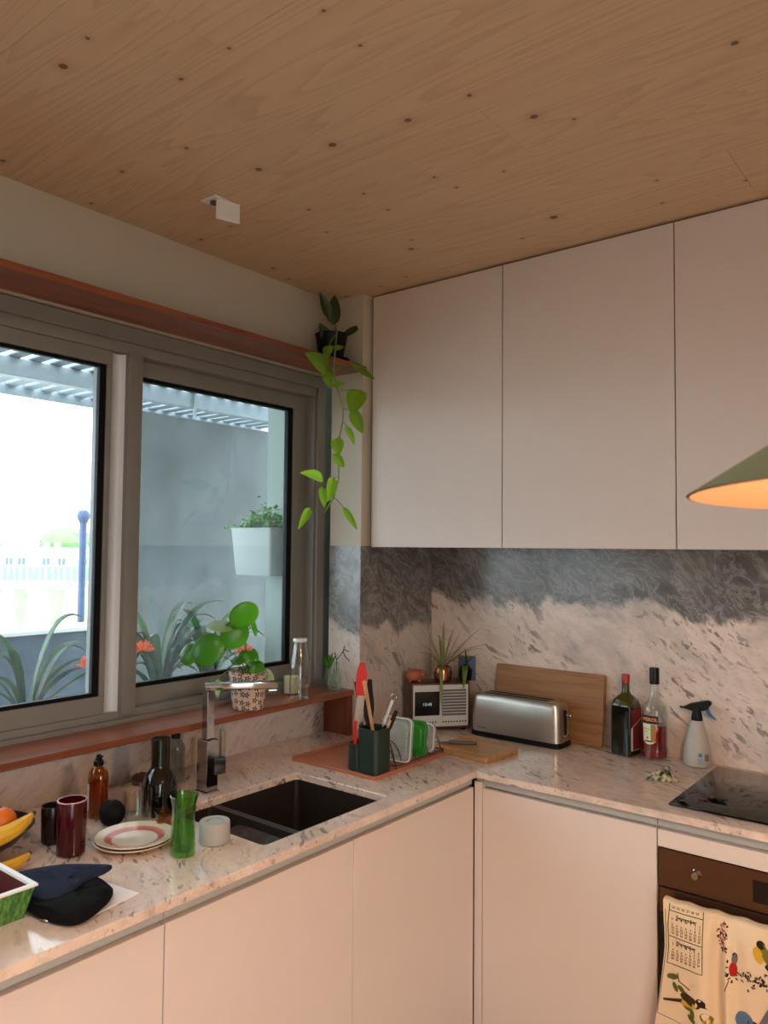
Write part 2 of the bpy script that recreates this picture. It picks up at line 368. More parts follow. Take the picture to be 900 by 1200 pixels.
# window wall: opening y -3.3..-0.484, z 1.05..2.318
wl = MB()
wl.box(-0.16, 0, -5.3, -0.484, 0, 1.045); wl.box(-0.16, 0, -5.3, -0.484, 2.322, CEIL+0.02); wl.box(-0.16, 0, -5.3, -3.3, 1.045, 2.322)
wall_left = struct(wl.build('wall_left', 'plaster', None, False))
MB().box(0.0, 0.004, -3.4, -0.484, 0.9, 1.046).build('marble_panel', 'marble_under_window', wall_left, False)
wall_back = struct(MB().box(-0.16, 4.3, 0.0, 0.12, 0, CEIL+0.02).build('wall_back', 'plaster', None, False))
MB().box(0.164, 3.0, -0.003, 0.0, 0.9, 1.632).build('marble_panel', 'marble_back', wall_back, False)
pil = struct(MB().box(0.0, 0.1625, -0.4835, 0.0, 0, CEIL+0.01).build('pillar', 'plaster', None, False))
MB().box(0.001, 0.1640, -0.487, -0.4836, 0.9, 1.632).build('marble_panel', 'marble_pillar_front', pil, False)
MB().box(0.1626, 0.1655, -0.4836, -0.003, 0.9, 1.632).build('marble_panel', 'marble_pillar_side', pil, False)
wr = MB(); wr.box(4.2, 4.3, -5.3, -4.7, 0, CEIL+0.02); wr.box(4.2, 4.3, -3.2, 0.0, 0, CEIL+0.02); wr.box(4.2, 4.3, -4.7, -3.2, 2.2, CEIL+0.02)
struct(wr.build('wall_right', 'plaster', None, False))
struct(MB().box(-0.16, 4.3, -5.4, -5.3, 0, CEIL+0.02).build('wall_front', 'plaster', None, False))

# ---------------------------------------------------------------- window
win = bpy.data.objects.new('window_1', None); col.objects.link(win); win.location = (-0.08, -1.6, 1.06); struct(win)
def W(mb, name, mat, parent=win, sm=True):
    mb.xf(Matrix.Translation((0.08, 1.6, -1.06))); return mb.build(name, mat, parent, sm)
def ring(y0, y1, z0, z1, wl_, wr, wb, wt, x0, x1, bev=0.0015):
    m = MB(); m.box(x0, x1, y0, y1, z1-wt, z1, bev, 1); m.box(x0, x1, y0, y1, z0, z0+wb, bev, 1)
    m.box(x0, x1, y0, y0+wl_, z0+wb, z1-wt, bev, 1); m.box(x0, x1, y1-wr, y1, z0+wb, z1-wt, bev, 1); return m
W(ring(-3.29, -0.4865, 1.047, 2.318, .05, .043, .040, .048, -0.155, -0.030), 'outer_frame', 'frame_alu')
W(ring(-3.24, -0.5295, 1.087, 2.270, .03, .012, .022, .036, -0.150, -0.042), 'inner_frame', 'frame_alu')
# left sash (room-side track)
SL0, SL1, SZ0, SZ1 = -2.72, -1.448, 1.109, 2.234
s1 = W(ring(SL0, SL1, SZ0, SZ1, .05, .018, .055, .046, -0.082, -0.048), 'sash', 'frame_alu')
W(ring(SL0+.05, SL1-.018, SZ0+.055, SZ1-.046, .022, .022, .012, .011, -0.072, -0.054, 0.0008), 'gasket', 'gasket', s1)
W(MB().box(-0.066, -0.061, SL0+.05, SL1-.018, SZ0+.055, SZ1-.046), 'pane', 'window_glass', s1, False)
# grip channel + meeting post on the sash edge
g = MB(); n = 10
def grip(u, v):
    a = PI*u; return (-0.050-0.016*math.sin(a), -1.448+0.047*u, 1.101+v*(2.232-1.101))
g.grid(grip, n, 1); W(g, 'grip_channel', 'grip_lit_alu', s1)
W(MB().box(-0.075, -0.028, -1.401, -1.3505, 1.099, 2.236, 0.003, 2), 'meeting_post', 'frame_alu', s1)
# right sash (outer track)
s2 = W(ring(-1.468, -0.537, 1.098, 2.240, .055, .074, .066, .058, -0.125, -0.088), 'sash', 'frame_alu')
W(ring(-1.413, -0.611, 1.164, 2.182, .03, .026, .014, .013, -0.115, -0.094, 0.0008), 'gasket', 'gasket', s2)
W(MB().box(-0.108, -0.103, -1.413, -0.611, 1.164, 2.182), 'pane', 'window_glass', s2, False)
W(MB().box(-0.1, -0.086, -1.35, -1.24, 2.243, 2.262), 'track_slot', 'gasket')
W(MB().box(-0.1, -0.086, -1.35, -1.25, 1.103, 1.108), 'track_slot', 'gasket')
# further sash to the left
s3 = W(ring(-3.24, -2.70, 1.098, 2.240, .055, .05, .066, .058, -0.125, -0.088), 'sash', 'frame_alu')
W(MB().box(-0.108, -0.103, -3.185, -2.75, 1.164, 2.182), 'pane', 'window_glass', s3, False)

# ---------------------------------------------------------------- timber shelves along the window
sh = thing('window_shelf', 'long reddish wooden shelf above the window', 'shelf', (0.09, -1.8, 2.3186))
MB().box(-0.085, 0.095, -1.45, 1.313, 0, 0.018, 0.001, 1).build('board', 'wood_red', sh, False)
sh = thing('window_sill_shelf', 'reddish wooden sill shelf below the window with an upright end panel', 'shelf', (0.05, -1.8, 0.901))
MB().box(-0.080, 0.0876, -1.45, 1.312, 0.152, 0.172, 0.0015, 1).build('board', 'wood_red', sh, False)
MB().box(-0.045, 0.0846, 1.285, 1.309, 0, 0.151, 0.001, 1).build('end_panel', 'wood_red_leg', sh, False)

# ---------------------------------------------------------------- outside: loggia, planting, street
plain('concrete', (100, 104, 104), 0.85, var=0.24, scale=3, spec=0.2, bmp=0.1)
plain('concrete_dark', (88, 100, 114), 0.85, var=0.22, scale=7, spec=0.2, bmp=0.1)
plain('coping', (235, 235, 232), 0.7)
plain('render_pale', (150, 162, 157), 0.85, var=0.02, scale=6)
plain('roof_sheet', (150, 160, 170), 0.5, var=0.05)
plain('galv', (168, 177, 184), 0.5, metal=0.3, var=0.08)
struct(MB().box(-0.42, -0.16, -0.44, 0.9, -0.6, 2.9).build('outer_wall', 'render_pale', None, False))
struct(MB().box(-2.25, -0.16, -4.5, 1.5, -0.6, -0.5).build('balcony_floor', 'concrete', None, False))
cw = struct(MB().box(-2.22, -2.02, -0.2, 1.6, -0.6, 2.46).build('concrete_wall', 'concrete', None, False))
pp = struct(MB().box(-2.2, -2.02, -4.5, -0.2, -0.5, 1.135).build('parapet', 'concrete_dark', None, False))
MB().box(-2.24, -2.0, -4.5, -0.205, 1.135, 1.16, 0.004, 1).build('coping_stone', 'coping', pp, False)
rf = thing('balcony_roof', 'slatted metal roof with a grey beam over the balcony outside', 'roof', (-1.1, -1.2, 2.40))
MB().box(-0.36, -0.30, -2.6, 2.6, 0.0, 0.085, 0.003, 1).build('beam', 'galv', rf, False)
for yy in (-1.7, -0.3, 1.1):
    MB().box(-0.298, -0.285, yy, yy+0.012, -0.06, 0.08).build('hanger', 'galv', rf, False)
sl = MB().box(-0.97, 0.9, -0.031, 0.031, 0, 0.022, 0.004, 1); first = None
for i in range(48):
    if first is None: first = sl.build('slat', 'roof_sheet', rf, False); o = first
    else:
        o = first.copy(); col.objects.link(o)
    o.location = (0, -2.5+i*0.1, 0.087)
plain('foil', (214, 222, 230), 0.5)
MB().box(-0.99, -0.965, -2.6, 2.6, 0.04, 0.11, 0.003, 1).build('edge_trim', 'galv', rf, False)

# hanging planter with herbs
plain('white_plastic', (232, 236, 234), 0.5, var=0.02); plain('planter_white', (190, 198, 196), 0.5, var=0.02)
plain('soil', (44, 34, 27), 0.95, var=0.3, scale=80)
plain('leaf_herb', (96, 160, 66), 0.5, var=0.25, scale=40)
hp = thing('hanging_planter', 'white tapered planter of green herbs hung outside the window', 'planter', (-0.335, -0.535, 1.505))
rings = []
for z, wx, wy in ((0, .105, .06), (.004, .108, .063), (.195, .125, .078), (.2, .128, .08), (.2, .118, .07), (.17, .116, .068)):
    rings.append([(x, y, z) for x, y in rrect(2*wx, 2*wy, .012, 3)])
MB().loft(rings).build('pot', 'planter_white', hp)
MB().box(-.115, .115, -.066, .066, .165, .178).build('soil', 'soil', hp, False)
def tiny_leaves(n, spread, h, size, seed):
    rnd = random.Random(seed); m = MB()
    for i in range(n):
        a = rnd.uniform(0, 2*PI); rr = rnd.random()**0.6
        x = spread[0]*rr*math.cos(a)+spread[2]; yv = spread[1]*rr*math.sin(a); top = h*(1-0.6*rr)*rnd.uniform(.5, 1.1)
        if i % 5 == 0: m.tube([(x*.5, yv*.5, .17), (x, yv, .18+top)], .0012, 4)
        for q in range(5):
            z = .185+top*rnd.uniform(.1, 1); px = x*(.5+.5*z/(.2+top))+rnd.uniform(-.02, .02); py = yv+rnd.uniform(-.02, .02)
            d = Vector((rnd.uniform(-1, 1), rnd.uniform(-1, 1), rnd.uniform(-.3, .8))).normalized(); u = d.cross(Vector((0, 0, 1))).normalized()
            s = size*rnd.uniform(.6, 1.3); c = Vector((px, py, z))
            m.add([c, c+d*s*.5+u*s*.4, c+d*s, c+d*s*.5-u*s*.4], [(0, 1, 2, 3)])
    return m
fo = tiny_leaves(110, (.13, .08, -.01), .14, .022, 3).build('foliage', 'leaf_herb', hp, False); fo['kind'] = 'stuff'
fo = tiny_leaves(40, (.09, .05, -.14), .05, .016, 5).build('trailing_foliage', 'leaf_herb', hp, False); fo['kind'] = 'stuff'

# trough with orange clivias
plain('trough', (120, 122, 120), 0.8, var=0.1, scale=10)
tr = thing('planter_trough', 'grey planter trough outside below the window', 'planter', (-0.55, -0.95, -0.5))
for a in ((-.17, .17, -.9, -.88), (-.17, .17, .43, .45), (-.17, -.15, -.88, .43), (.15, .17, -.88, .43)):
    MB().box(*a, 0, 1.50).build('side_panel', 'trough', tr, False)
MB().box(-.15, .15, -.88, .43, 0.0, 1.46).build('soil', 'soil', tr, False)
def leaf_mat(name, rgb, trans=(150, 190, 60), amt=0.35, rough=0.4):
    m, nt, b = newmat(name); c = srgb(*rgb); f = noise(nt, coords(nt), 25, 3)
    cc = mixc(nt, f, tuple(x*.78 for x in c[:3])+(1,), tuple(min(1, x*1.2) for x in c[:3])+(1,))
    nt.links.new(cc, b.inputs['Base Color']); b.inputs['Roughness'].default_value = rough
    t = N(nt, 'ShaderNodeBsdfTranslucent'); t.inputs[0].default_value = srgb(*trans)
    mx = N(nt, 'ShaderNodeMixShader'); mx.inputs[0].default_value = amt; out = nt.nodes['Material Output']
    nt.links.new(b.outputs[0], mx.inputs[1]); nt.links.new(t.outputs[0], mx.inputs[2]); nt.links.new(mx.outputs[0], out.inputs[0])
leaf_mat('leaf_clivia', (40, 72, 44), (80, 130, 60), .2)
leaf_mat('leaf_clivia_pale', (74, 104, 80), (110, 150, 100), .25)
leaf_mat('petal_orange', (240, 112, 62), (255, 130, 80), .35, .5)
def strap(pts, wmax, thick=0.0):
    """a strap leaf along a curve: ribbon with a folded midrib"""
    m = MB(); P = [Vector(p) for p in pts]; n = len(P); vs = []; fs = []
    t0 = P[-1]-P[0]; side = Vector((t0.y, -t0.x, 0))
    if side.length < 1e-3: side = Vector((0.6, 0.8, 0))
    side.normalize()
    for i in range(n):
        t = i/(n-1); w_ = wmax*min(1, .55+t*2)*(1-max(0, (t-.55)/.45)**1.8)+.0006
        tan = (P[min(i+1, n-1)]-P[max(i-1, 0)]).normalized(); nrm = side.cross(tan).normalized()
        vs += [P[i]-side*w_-(-nrm*w_*.35), P[i], P[i]+side*w_+nrm*w_*.35]
    for i in range(n-1):
        o = i*3; fs += [(o, o+1, o+4, o+3), (o+1, o+2, o+5, o+4)]
    return m.add(vs, fs)
def clivia(loc, seed, n, label, flowers):
    rnd = random.Random(seed); t = thing('clivia_plant', label, 'plant', loc, 0, 'clivias outside the window')
    MB().lathe([(.022, -.03), (.03, .03), (.02, .09)], 10).build('base', 'leaf_clivia', t)
    for i in range(n):
        s = (-1 if i % 2 else 1); a = rnd.uniform(-.5, .5); L_ = rnd.uniform(.34, .52); h = rnd.uniform(.20, .44)
        d = Vector((math.sin(a)*.6, s*math.cos(a), 0)).normalized()
        out = rnd.uniform(.25, .75)*L_
        b0 = Vector((0, s*.01, .05)); mid = d*out*.35+Vector((0, 0, h*1.15)); end = d*out+Vector((0, 0, h*rnd.uniform(.55, 1.1)))
        strap(bez(b0, mid, end, 10), rnd.uniform(.018, .029)).build('leaf', 'leaf_clivia' if rnd.random() < .65 else 'leaf_clivia_pale', t)
    for fx, fy, fz in flowers:
        MB().tube(bez((0, 0, .05), (fx*.4, fy*.4, fz*.7), (fx, fy, fz), 6), .006, 6).build('flower_stalk', 'leaf_clivia_pale', t)
        fl = MB()
        for q in range(6):
            for p in range(5):
                a = 2*PI*p/5+q; tilt = Vector((math.cos(q*1.05)*.8, math.sin(q*1.05)*.8, .7)).normalized()
                c = Vector((fx, fy, fz))+tilt*.018; ux = tilt.orthogonal().normalized(); uy = tilt.cross(ux)
                d = (tilt*.8+(ux*math.cos(a)+uy*math.sin(a))*.7).normalized(); sd = d.cross(tilt).normalized()
                fl.add([c, c+d*.022+sd*.009, c+d*.042, c+d*.022-sd*.009], [(0, 1, 2, 3)])
        fl.build('flower', 'petal_orange', t, False)
clivia((-0.50, -0.93, 0.965), 2, 26, 'clivia with orange flower behind the potted pilea outside', [(.12, -.16, .26)])
clivia((-0.55, -0.64, 0.965), 9, 18, 'clivia with long arching leaves under the hanging planter outside', [(.06, .15, .18)])
clivia((-0.52, -1.45, 0.965), 14, 12, 'clivia with red-orange flower outside the bright pane', [(.15, .15, .23)])

# street beyond the parapet
plain('white_render', (240, 240, 238), 0.8, var=0.03, scale=1)
plain('stain_wall', (226, 226, 218), 0.9, var=0.16, scale=0.9)
plain('stain', (150, 144, 128), 0.9, var=0.2, scale=3)
plain('pane_far', (96, 112, 132), 0.2)
plain('fence_blue', (120, 150, 176), 0.6)
plain('pole_blue', (74, 92, 128), 0.5)
plain('tree_far', (120, 160, 96), 0.9, var=0.25, scale=1.5)  # washed-out flare over the distant trees put into the pale green
plain('street', (170, 170, 165), 0.9)
struct(MB().box(-260, 120, -120, 200, -6.2, -6).build('ground_outside', 'street', None, False))
fwall = thing('boundary_wall', 'pale stained concrete wall beyond the balcony parapet', 'wall', (-9.5, 3.3, -6), YAW)
MB().box(-6, 3.2, 0, .25, 0, 7.02).build('wall_body', 'stain_wall', fwall, False)
for x, w_, h in ((-.85, .28, 1.0), (-.3, .12, .75), (.25, .14, .9), (-2.2, .3, .8)):
    MB().loft([[(x-w_, -.004, 6.95), (x+w_, -.004, 6.95), (x+w_, .05, 6.95), (x-w_, .05, 6.95)], [(x-w_*.3, -.004, 6.95-h), (x+w_*.3, -.004, 6.95-h), (x+w_*.3, .05, 6.95-h), (x-w_*.3, .05, 6.95-h)]]).build('stain', 'stain', fwall, False)
MB().box(-6, 3.2, -.03, .28, 7.02, 7.06).build('coping_stone', 'coping', fwall, False)
fen = thing('street_fence', 'pale blue picket fence above the stained wall', 'fence', (-9.6, 3.6, 1.06), YAW)
for zz in (.03, .2): MB().box(-6, .55, -.01, .01, zz, zz+.02).build('rail', 'fence_blue', fen, False)
pk = None
for i in range(34):
    if pk is None: pk = MB().box(-.035, .035, -.02, -.01, 0, .22).build('picket', 'fence_blue', fen, False); o = pk
    else: o = pk.copy(); col.objects.link(o)
    o.location = (-2.8+i*.1, 0, 0)
po = thing('vent_pole', 'blue grey pole with rounded cap outside the window', 'pole', (-3.44, 0.45, -6))
MB().lathe([(.028, 0), (.028, 7.82)], 14).build('pipe', 'pole_blue', po)
MB().lathe([(.03, 7.80), (.046, 7.83), (.05, 7.86), (.04, 7.89), (.015, 7.905)], 14).build('cap', 'pole_blue', po)
hs = thing('row_house', 'white row house with paired windows in the far street', 'house', (-92.3, 50.0, -6), YAW)
MB().box(-12, 6.2, 0, 8, 0, 6.9).build('wall_body', 'white_render', hs, False)
MB().box(-12.2, 6.4, -.3, 8, 6.9, 7.3).build('roof', 'white_render', hs, False)
for x in (-9.5, -7.2, -5.6, -2.4, -.4, 2.4, 4.2):
    wq = MB().box(x-.55, x+.55, -.06, .05, 5.0, 6.1).build('window', 'coping', hs, False)
    for dx in (-.27, .27): MB().box(x+dx-.2, x+dx+.2, -.1, -.05, 5.1, 6.0).build('pane', 'pane_far', wq, False)
for x in (-3.5, -2.0): MB().box(x-.3, x+.3, 2, 2.6, 7.3, 8.0).build('chimney', 'white_render', hs, False)
hs = thing('gable_house', 'white gabled house beside the pole in the far street', 'house', (-66.0, 42.6, -6), YAW)
pr = [(-2.6, 0), (2.6, 0), (2.6, 5.6), (0, 7.4), (-2.6, 5.6)]
MB().loft([[(x, 0, z) for x, z in pr], [(x, 7, z) for x, z in pr]]).build('wall_body', 'white_render', hs, False)
wq = MB().box(-.6, .6, -.06, .05, 4.0, 5.0).build('window', 'coping', hs, False)
MB().box(-.5, .5, -.1, -.05, 4.1, 4.9).build('pane', 'pane_far', wq, False)
def blob_tree(loc, r, h, label, seed):
    rnd = random.Random(seed); t = thing('far_tree', label, 'tree', loc, 0, 'far trees')
    MB().lathe([(r*.06, 0), (r*.05, h*.5)], 8).build('trunk', 'stain', t)
    m = MB()
    for i in range(9):
        a = rnd.uniform(0, 2*PI); m.sphere((math.cos(a)*r*.55*rnd.random(), math.sin(a)*r*.55*rnd.random(), h*rnd.uniform(.45, .85)), r*rnd.uniform(.35, .55), 1.2, 1.2, .7, 10, 6)
    m.build('crown', 'tree_far', t)
blob_tree((-142, 76.5, -6), 7.5, 10.6, 'rounded pale green tree behind the row house', 4)
blob_tree((-128, 58, -6), 5.0, 8.9, 'low pale green tree left of the rounded one', 6)
blob_tree((-62.5, 46.5, -6), 2.2, 8.4, 'small green tree right of the pole', 8)
# ================================================================== KITCHEN UNITS
CT = 0.90
L_ = 0.7635; RR = -0.6014
def cab_left(y0, y1, label, top=0.8):
    t = thing('base_cabinet', label, 'cabinet', (0.372, (y0+y1)/2, 0)); h = (y1-y0)/2
    MB().box(-0.36, 0.350, -h, h, 0.08, top).build('body', 'carcass', t, False)
    MB().box(-0.36, 0.320, -h, h, 0.0, 0.08).build('plinth', 'dark_gap', t, False)
    MB().box(0.354, 0.373, -h+.0015, h-.0015, 0.085, 0.8435, 0.0012, 1).build('door', 'cabinet', t, False)
    m = MB().box(0.345, 0.352, -h+.0008, h-.0008, 0.805, 0.8785); m.box(0.3525, 0.366, -h+.0008, h-.0008, 0.8515, 0.8785); m.build('grip_rail', 'alu_rail', t, False)
    return t
cab_left(-2.39, -1.7902, 'pale base cabinet under the fruit bowl, cut off by the photo edge')
cab_left(-1.7902, -1.1902, 'pale base cabinet under the sink with a full height door', 0.66)
cab_left(-1.1902, -0.586, 'pale base cabinet beside the inner corner under the drying mat', 0.66)
def cab_right(x0, x1, label):
    t = thing('base_cabinet', label, 'cabinet', ((x0+x1)/2, -0.30, 0)); h = (x1-x0)/2
    MB().box(-h, h, -0.255, 0.29, 0.08, 0.80).build('body', 'carcass', t, False)
    MB().box(-h, h, -0.235, 0.29, 0.0, 0.08).build('plinth', 'dark_gap', t, False)
    MB().box(-h+.0015, h-.0015, -0.283, -0.264, 0.085, 0.8435, 0.0012, 1).build('door', 'cabinet', t, False)
    m = MB().box(-h+.0008, h-.0008, -0.262, -0.255, 0.805, 0.8785); m.box(-h+.0008, h-.0008, -0.276, -0.2625, 0.8515, 0.8785); m.build('grip_rail', 'alu_rail', t, False)
cab_right(0.7755, 1.3435, 'peach tinted base cabinet left of the oven')
cp = thing('corner_post', 'narrow pale filler post in the inner corner of the base units', 'filler panel', (0.76, -0.58, 0))
MB().box(-0.0135, 0.0148, -0.0035, 0.018, 0.0, 0.862).build('filler', 'cabinet', cp, False)
MB().box(-0.008, 0.0148, 0.001, 0.018, 0.8635, 0.8785).build('grip_rail_end', 'alu_rail', cp, False)

# worktop with sink cut-out
outer = [(0.0045, -3.3), (L_, -3.3), (L_, RR), (3.0, RR), (3.0, -0.0035), (0.166, -0.0035), (0.166, -0.4875), (0.0045, -0.4875)]
hx0, hx1, hy0, hy1 = 0.327, 0.698, -1.473, -0.986
hole = list(reversed(rrect(hx1-hx0, hy1-hy0, 0.014, 4, (hx0+hx1)/2, (hy0+hy1)/2)))
wt = slab_with_holes(outer, [hole], 0.8795, CT, 0.0025).build('worktop', 'marble_top', None, True, 20)
tag(wt, 'continuous L-shaped pinkish marble worktop with dark flecks', 'worktop')
plain('sealant', (120, 116, 110), 0.7)

# sink, two undermounted bowls
sk = thing('kitchen_sink', 'dark undermounted double bowl sink in the marble worktop', 'sink', (0.51, -1.22, 0.68))
def bowl(y0, y1, depth):
    cx, cy = (hx0+hx1)/2-0.51, (y0+y1)/2+1.22; w_, l_ = hx1-hx0+.004, y1-y0
    z1 = 0.1985; rings = []
    for z, ins, r in ((z1, -.012, .02), (z1, 0, .016), (z1-depth*.9, .006, .02), (z1-depth, .03, .03)):
        rings.append([(x, yv, z) for x, yv in rrect(w_-2*ins, l_-2*ins, r, 5, cx, cy)])
    rings.append([(cx+(x-cx)*.1, cy+(yv-cy)*.1, z1-depth-.002) for x, yv, z in rings[-1]])
    m = MB().loft(rings, 0, False, True); return m, (cx, cy, z1-depth)
m, c = bowl(-1.307, -0.984, 0.19); b1 = m.build('main_bowl', 'sink_black', sk)
MB().lathe([(.042, c[2]+.003), (.04, c[2]+.006), (.02, c[2]+.004), (.001, c[2]+.004)], 20, c[0], c[1]).build('drain', 'drain_steel', b1)
m, c = bowl(-1.475, -1.331, 0.13); b2 = m.build('small_bowl', 'sink_black', sk)
MB().lathe([(.03, c[2]+.003), (.028, c[2]+.006), (.001, c[2]+.004)], 20, c[0], c[1]).build('drain', 'drain_steel', b2)
MB().box(hx0-.51-.002, hx1-.51+.002, -1.3305+1.22, -1.3075+1.22, 0.17, 0.184, .004, 2).build('divider', 'sink_black', sk)
plain('black_gloss', (12, 12, 14), 0.08, var=0.1)
plain('tin_wet', (26, 29, 34), 0.12, var=0.3, scale=45, bmp=0.5)
pan = thing('roasting_tin', 'upturned glossy black tin lying in the small sink bowl', 'tin', (0.572, -1.403, 0.778))
MB().loft([[(x, yv, z) for x, yv in rrect(2*a, 2*b_, r, 4)] for z, a, b_, r in ((0, .108, .056, .016), (.003, .110, .058, .016), (.006, .104, .053, .015), (.088, .094, .047, .014), (.094, .088, .042, .012), (.093, .06, .03, .01))]).build('shell', 'tin_wet', pan)

# faucet
fa = thing('kitchen_faucet', 'square chrome kitchen tap with a long flat spout', 'tap', (0.256, -1.292, CT+.0005))
m = MB().box(-.028, .028, -.024, .024, 0, .004, .001, 1); m.box(-.024, .024, -.021, .021, .004, .152, .0015, 1); m.build('body', 'chrome', fa)
MB().box(-.013, .013, -.013, .013, .152, .295, .0015, 1).build('riser', 'chrome', fa)
ang = R(52)
sp = MB(); sp.box(-.013, .205, -.014, .014, .295, .318, .004, 2); sp.box(.175, .203, -.012, .012, .287, .295, .002, 1)
sp.xf(Matrix.Rotation(ang, 4, 'Z')); sp.build('spout', 'chrome', fa)
lv = MB().box(.0, .052, -.018, .018, .048, .096, .0015, 1); lv.xf(Matrix.Rotation(R(62), 4, 'Z')); lo = lv.build('valve_block', 'chrome', fa)
lv = MB().box(.036, .050, -.014, .014, .098, .175, .0015, 1); lv.xf(Matrix.Rotation(R(62), 4, 'Z')); lv.build('lever', 'chrome', lo)

# upper cabinets
for x0, x1, lab in ((0.1783, 0.7665, 'pale wall cupboard beside the window pillar'), (0.7665, 1.3601, 'pale wall cupboard above the bottles, second from the pillar'), (1.3601, 1.954, 'pale wall cupboard above the hob, behind the pendant lamp'), (1.954, 2.55, 'pale wall cupboard beyond the hob, outside the view')):
    if x0 > 1.9: continue
    t = thing('wall_cabinet', lab, 'cupboard', ((x0+x1)/2, -0.21, 1.63)); h = (x1-x0)/2
    MB().box(-h, h, -.210, .206, .003, .994).build('body', 'carcass', t, False)
    MB().box(-h+.0018, h-.0018, -.2323, -.2115, -.0017, .994, .0012, 1).build('door', 'cabinet', t, False)
ff = thing('cupboard_filler', 'narrow strip between the pillar and the first wall cupboard', 'filler panel', (0.170, -0.21, 1.64))
MB().box(-.004, .006, -.2, .19, 0, .985).build('strip', 'carcass', ff, False)
ff = thing('cornice_strip', 'thin recessed strip between wall cupboards and timber ceiling', 'filler panel', (1.06, -0.3, 2.6255))
MB().box(-.89, .89, -.12, .27, 0, .0055).build('strip', 'carcass', ff, False)

# hob
plain('hob_glass', (8, 7, 7), 0.06, var=0.2, spec=0.3)
hb = thing('induction_hob', 'black glass hob set on the marble worktop', 'hob', (1.655, -0.29, CT+.0005))
MB().box(-.295, .295, -.243, .243, 0, .006, .002, 2).build('glass_plate', 'hob_glass', hb)
plain('hob_print', (70, 66, 64), 0.4)
for cx, cy, r in ((-.15, .11, .09), (-.15, -.11, .075), (.15, .11, .075), (.15, -.11, .09)):
    m = MB(); n = 40
    m.add([((r+d)*math.cos(2*PI*k/n)+cx, (r+d)*math.sin(2*PI*k/n)+cy, .0063) for d in (0, .0015) for k in range(n)], [(k, (k+1) % n, n+(k+1) % n, n+k) for k in range(n)])
    m.build('zone_ring', 'hob_print', hb, False)

# oven unit
plain('oven_steel', (104, 74, 56), 0.32, metal=0.75, var=0.05, scale=25)
plain('oven_glass', (9, 8, 8), 0.1)
ov = thing('built_in_oven', 'built-in oven with dark steel control panel under the hob', 'oven', (1.645, -0.30, 0))
MB().box(-.297, .297, -.255, .29, .10, .80).build('body', 'carcass', ov, False)
MB().box(-.297, .297, -.235, .29, 0, .10).build('plinth', 'dark_gap', ov, False)
m = MB().box(-.2995, .2995, -.283, -.26, .797, .8435, .0012, 1); m.build('filler_panel', 'cabinet', ov, False)
m = MB().box(-.2995, .2995, -.262, -.255, .805, .8785); m.box(-.2995, .2995, -.276, -.2625, .8515, .8785); m.build('grip_rail', 'alu_rail', ov, False)
pn = MB().box(-.296, .296, -.285, -.257, .692, .7945, .001, 1).build('control_panel', 'oven_steel', ov, False)
kb = MB(); kb.lathe([(.0135, 0), (.0135, .004), (.0115, .006), (.0105, .022), (.009, .025), (.0, .025)], 20); kb.xf(Matrix.Translation((-.192, -.285, .749)) @ Matrix.Rotation(R(90), 4, 'X')); kb.build('knob', 'chrome', pn)
kb = MB(); kb.lathe([(.0135, 0), (.0135, .004), (.0115, .006), (.0105, .022), (.009, .025), (.0, .025)], 20); kb.xf(Matrix.Translation((.192, -.285, .749)) @ Matrix.Rotation(R(90), 4, 'X')); kb.build('knob', 'chrome', pn)
dp = MB().box(-.052, .075, -.2865, -.284, .715, .771).build('display', 'oven_glass', pn, False)
emis('digit', (235, 240, 245), 2.0)
m = MB()
for x in (-.006, .010): m.box(x, x+.010, -.2869, -.2866, .744, .7475)
m.build('display_mark', 'digit', dp, False)
od = MB().box(-.296, .296, -.283, -.257, .62, .6865, .001, 1); od = od.build('door', 'oven_steel', ov, False)
MB().box(-.296, .296, -.2825, -.2575, .12, .6195).build('door_glass', 'oven_glass', od, False)
h = MB(); h.box(-.265, .265, -.333, -.325, .630, .667, .002, 1)
for x in (-.25, .25): h.box(x-.01, x+.01, -.3255, -.2835, .640, .660, .001, 1)
h.build('handle', 'steel', od, False)

# tea towel over the oven handle
m_, nt_, b_ = newmat('towel_cloth'); f_ = noise(nt_, coords(nt_), 7, 4)
nt_.links.new(mixc(nt_, f_, srgb(222, 192, 152), srgb(236, 216, 186)), b_.inputs['Base Color']); b_.inputs['Roughness'].default_value = 0.9; b_.inputs['Specular IOR Level'].default_value = 0.1
bump(nt_, b_, noise(nt_, coords(nt_), 900, 1), 0.1, 0.0006)
tw = thing('tea_towel', 'cream calendar tea towel printed with birds, hung on the oven handle', 'towel', (1.38, -0.60, 0.674))
def towel_y(x, z):
    d = max(0.0, -z); k = min(1, .35+d/.12)
    fold = .015*math.sin(x*34+.6+1.5*math.sin(x*9))+.006*math.sin(x*71+2.0+d*3)
    f2 = -.030*math.exp(-((x-.168)/.016)**2)*min(1, .5+d/.3)+.012*math.exp(-((x-.142)/.014)**2)
    return -.047+(fold*.8+f2)*k-.006*min(1, d/.05)
def towel_x(x, z):
    d = max(0, -z); return x+(-.035*max(0, (d-.12)/.3) if x < .02 else 0)*1.0+.004*math.sin(d*9+x*20)
def jz(x): return -.004*abs(math.sin(x*43+.7))**1.5*min(1, x/.03)
def tf(u, v):
    x = u*.44; d = v*.46
    if v < 0.0: pass
    return (towel_x(x, -d), towel_y(x, -d), .004-d+jz(x)*max(0, 1-d/.06))
t_ = MB().grid(tf, 110, 70)
def tb(u, v):   # over the bar and down behind
    x = u*.44; a = v
    if a < .4:
        q = a/.4*PI; yy = towel_y(x, 0); ym = (yy-.010)/2; return (towel_x(x, 0), ym-(ym-yy)*math.cos(q), .004+.006*math.sin(q)+jz(x))
    return (towel_x(x, 0)-.006*(a-.4), -.010+.001*math.sin(x*60), .004+jz(x)-(a-.4)/.6*.30)
t2 = MB().grid(tb, 60, 16)
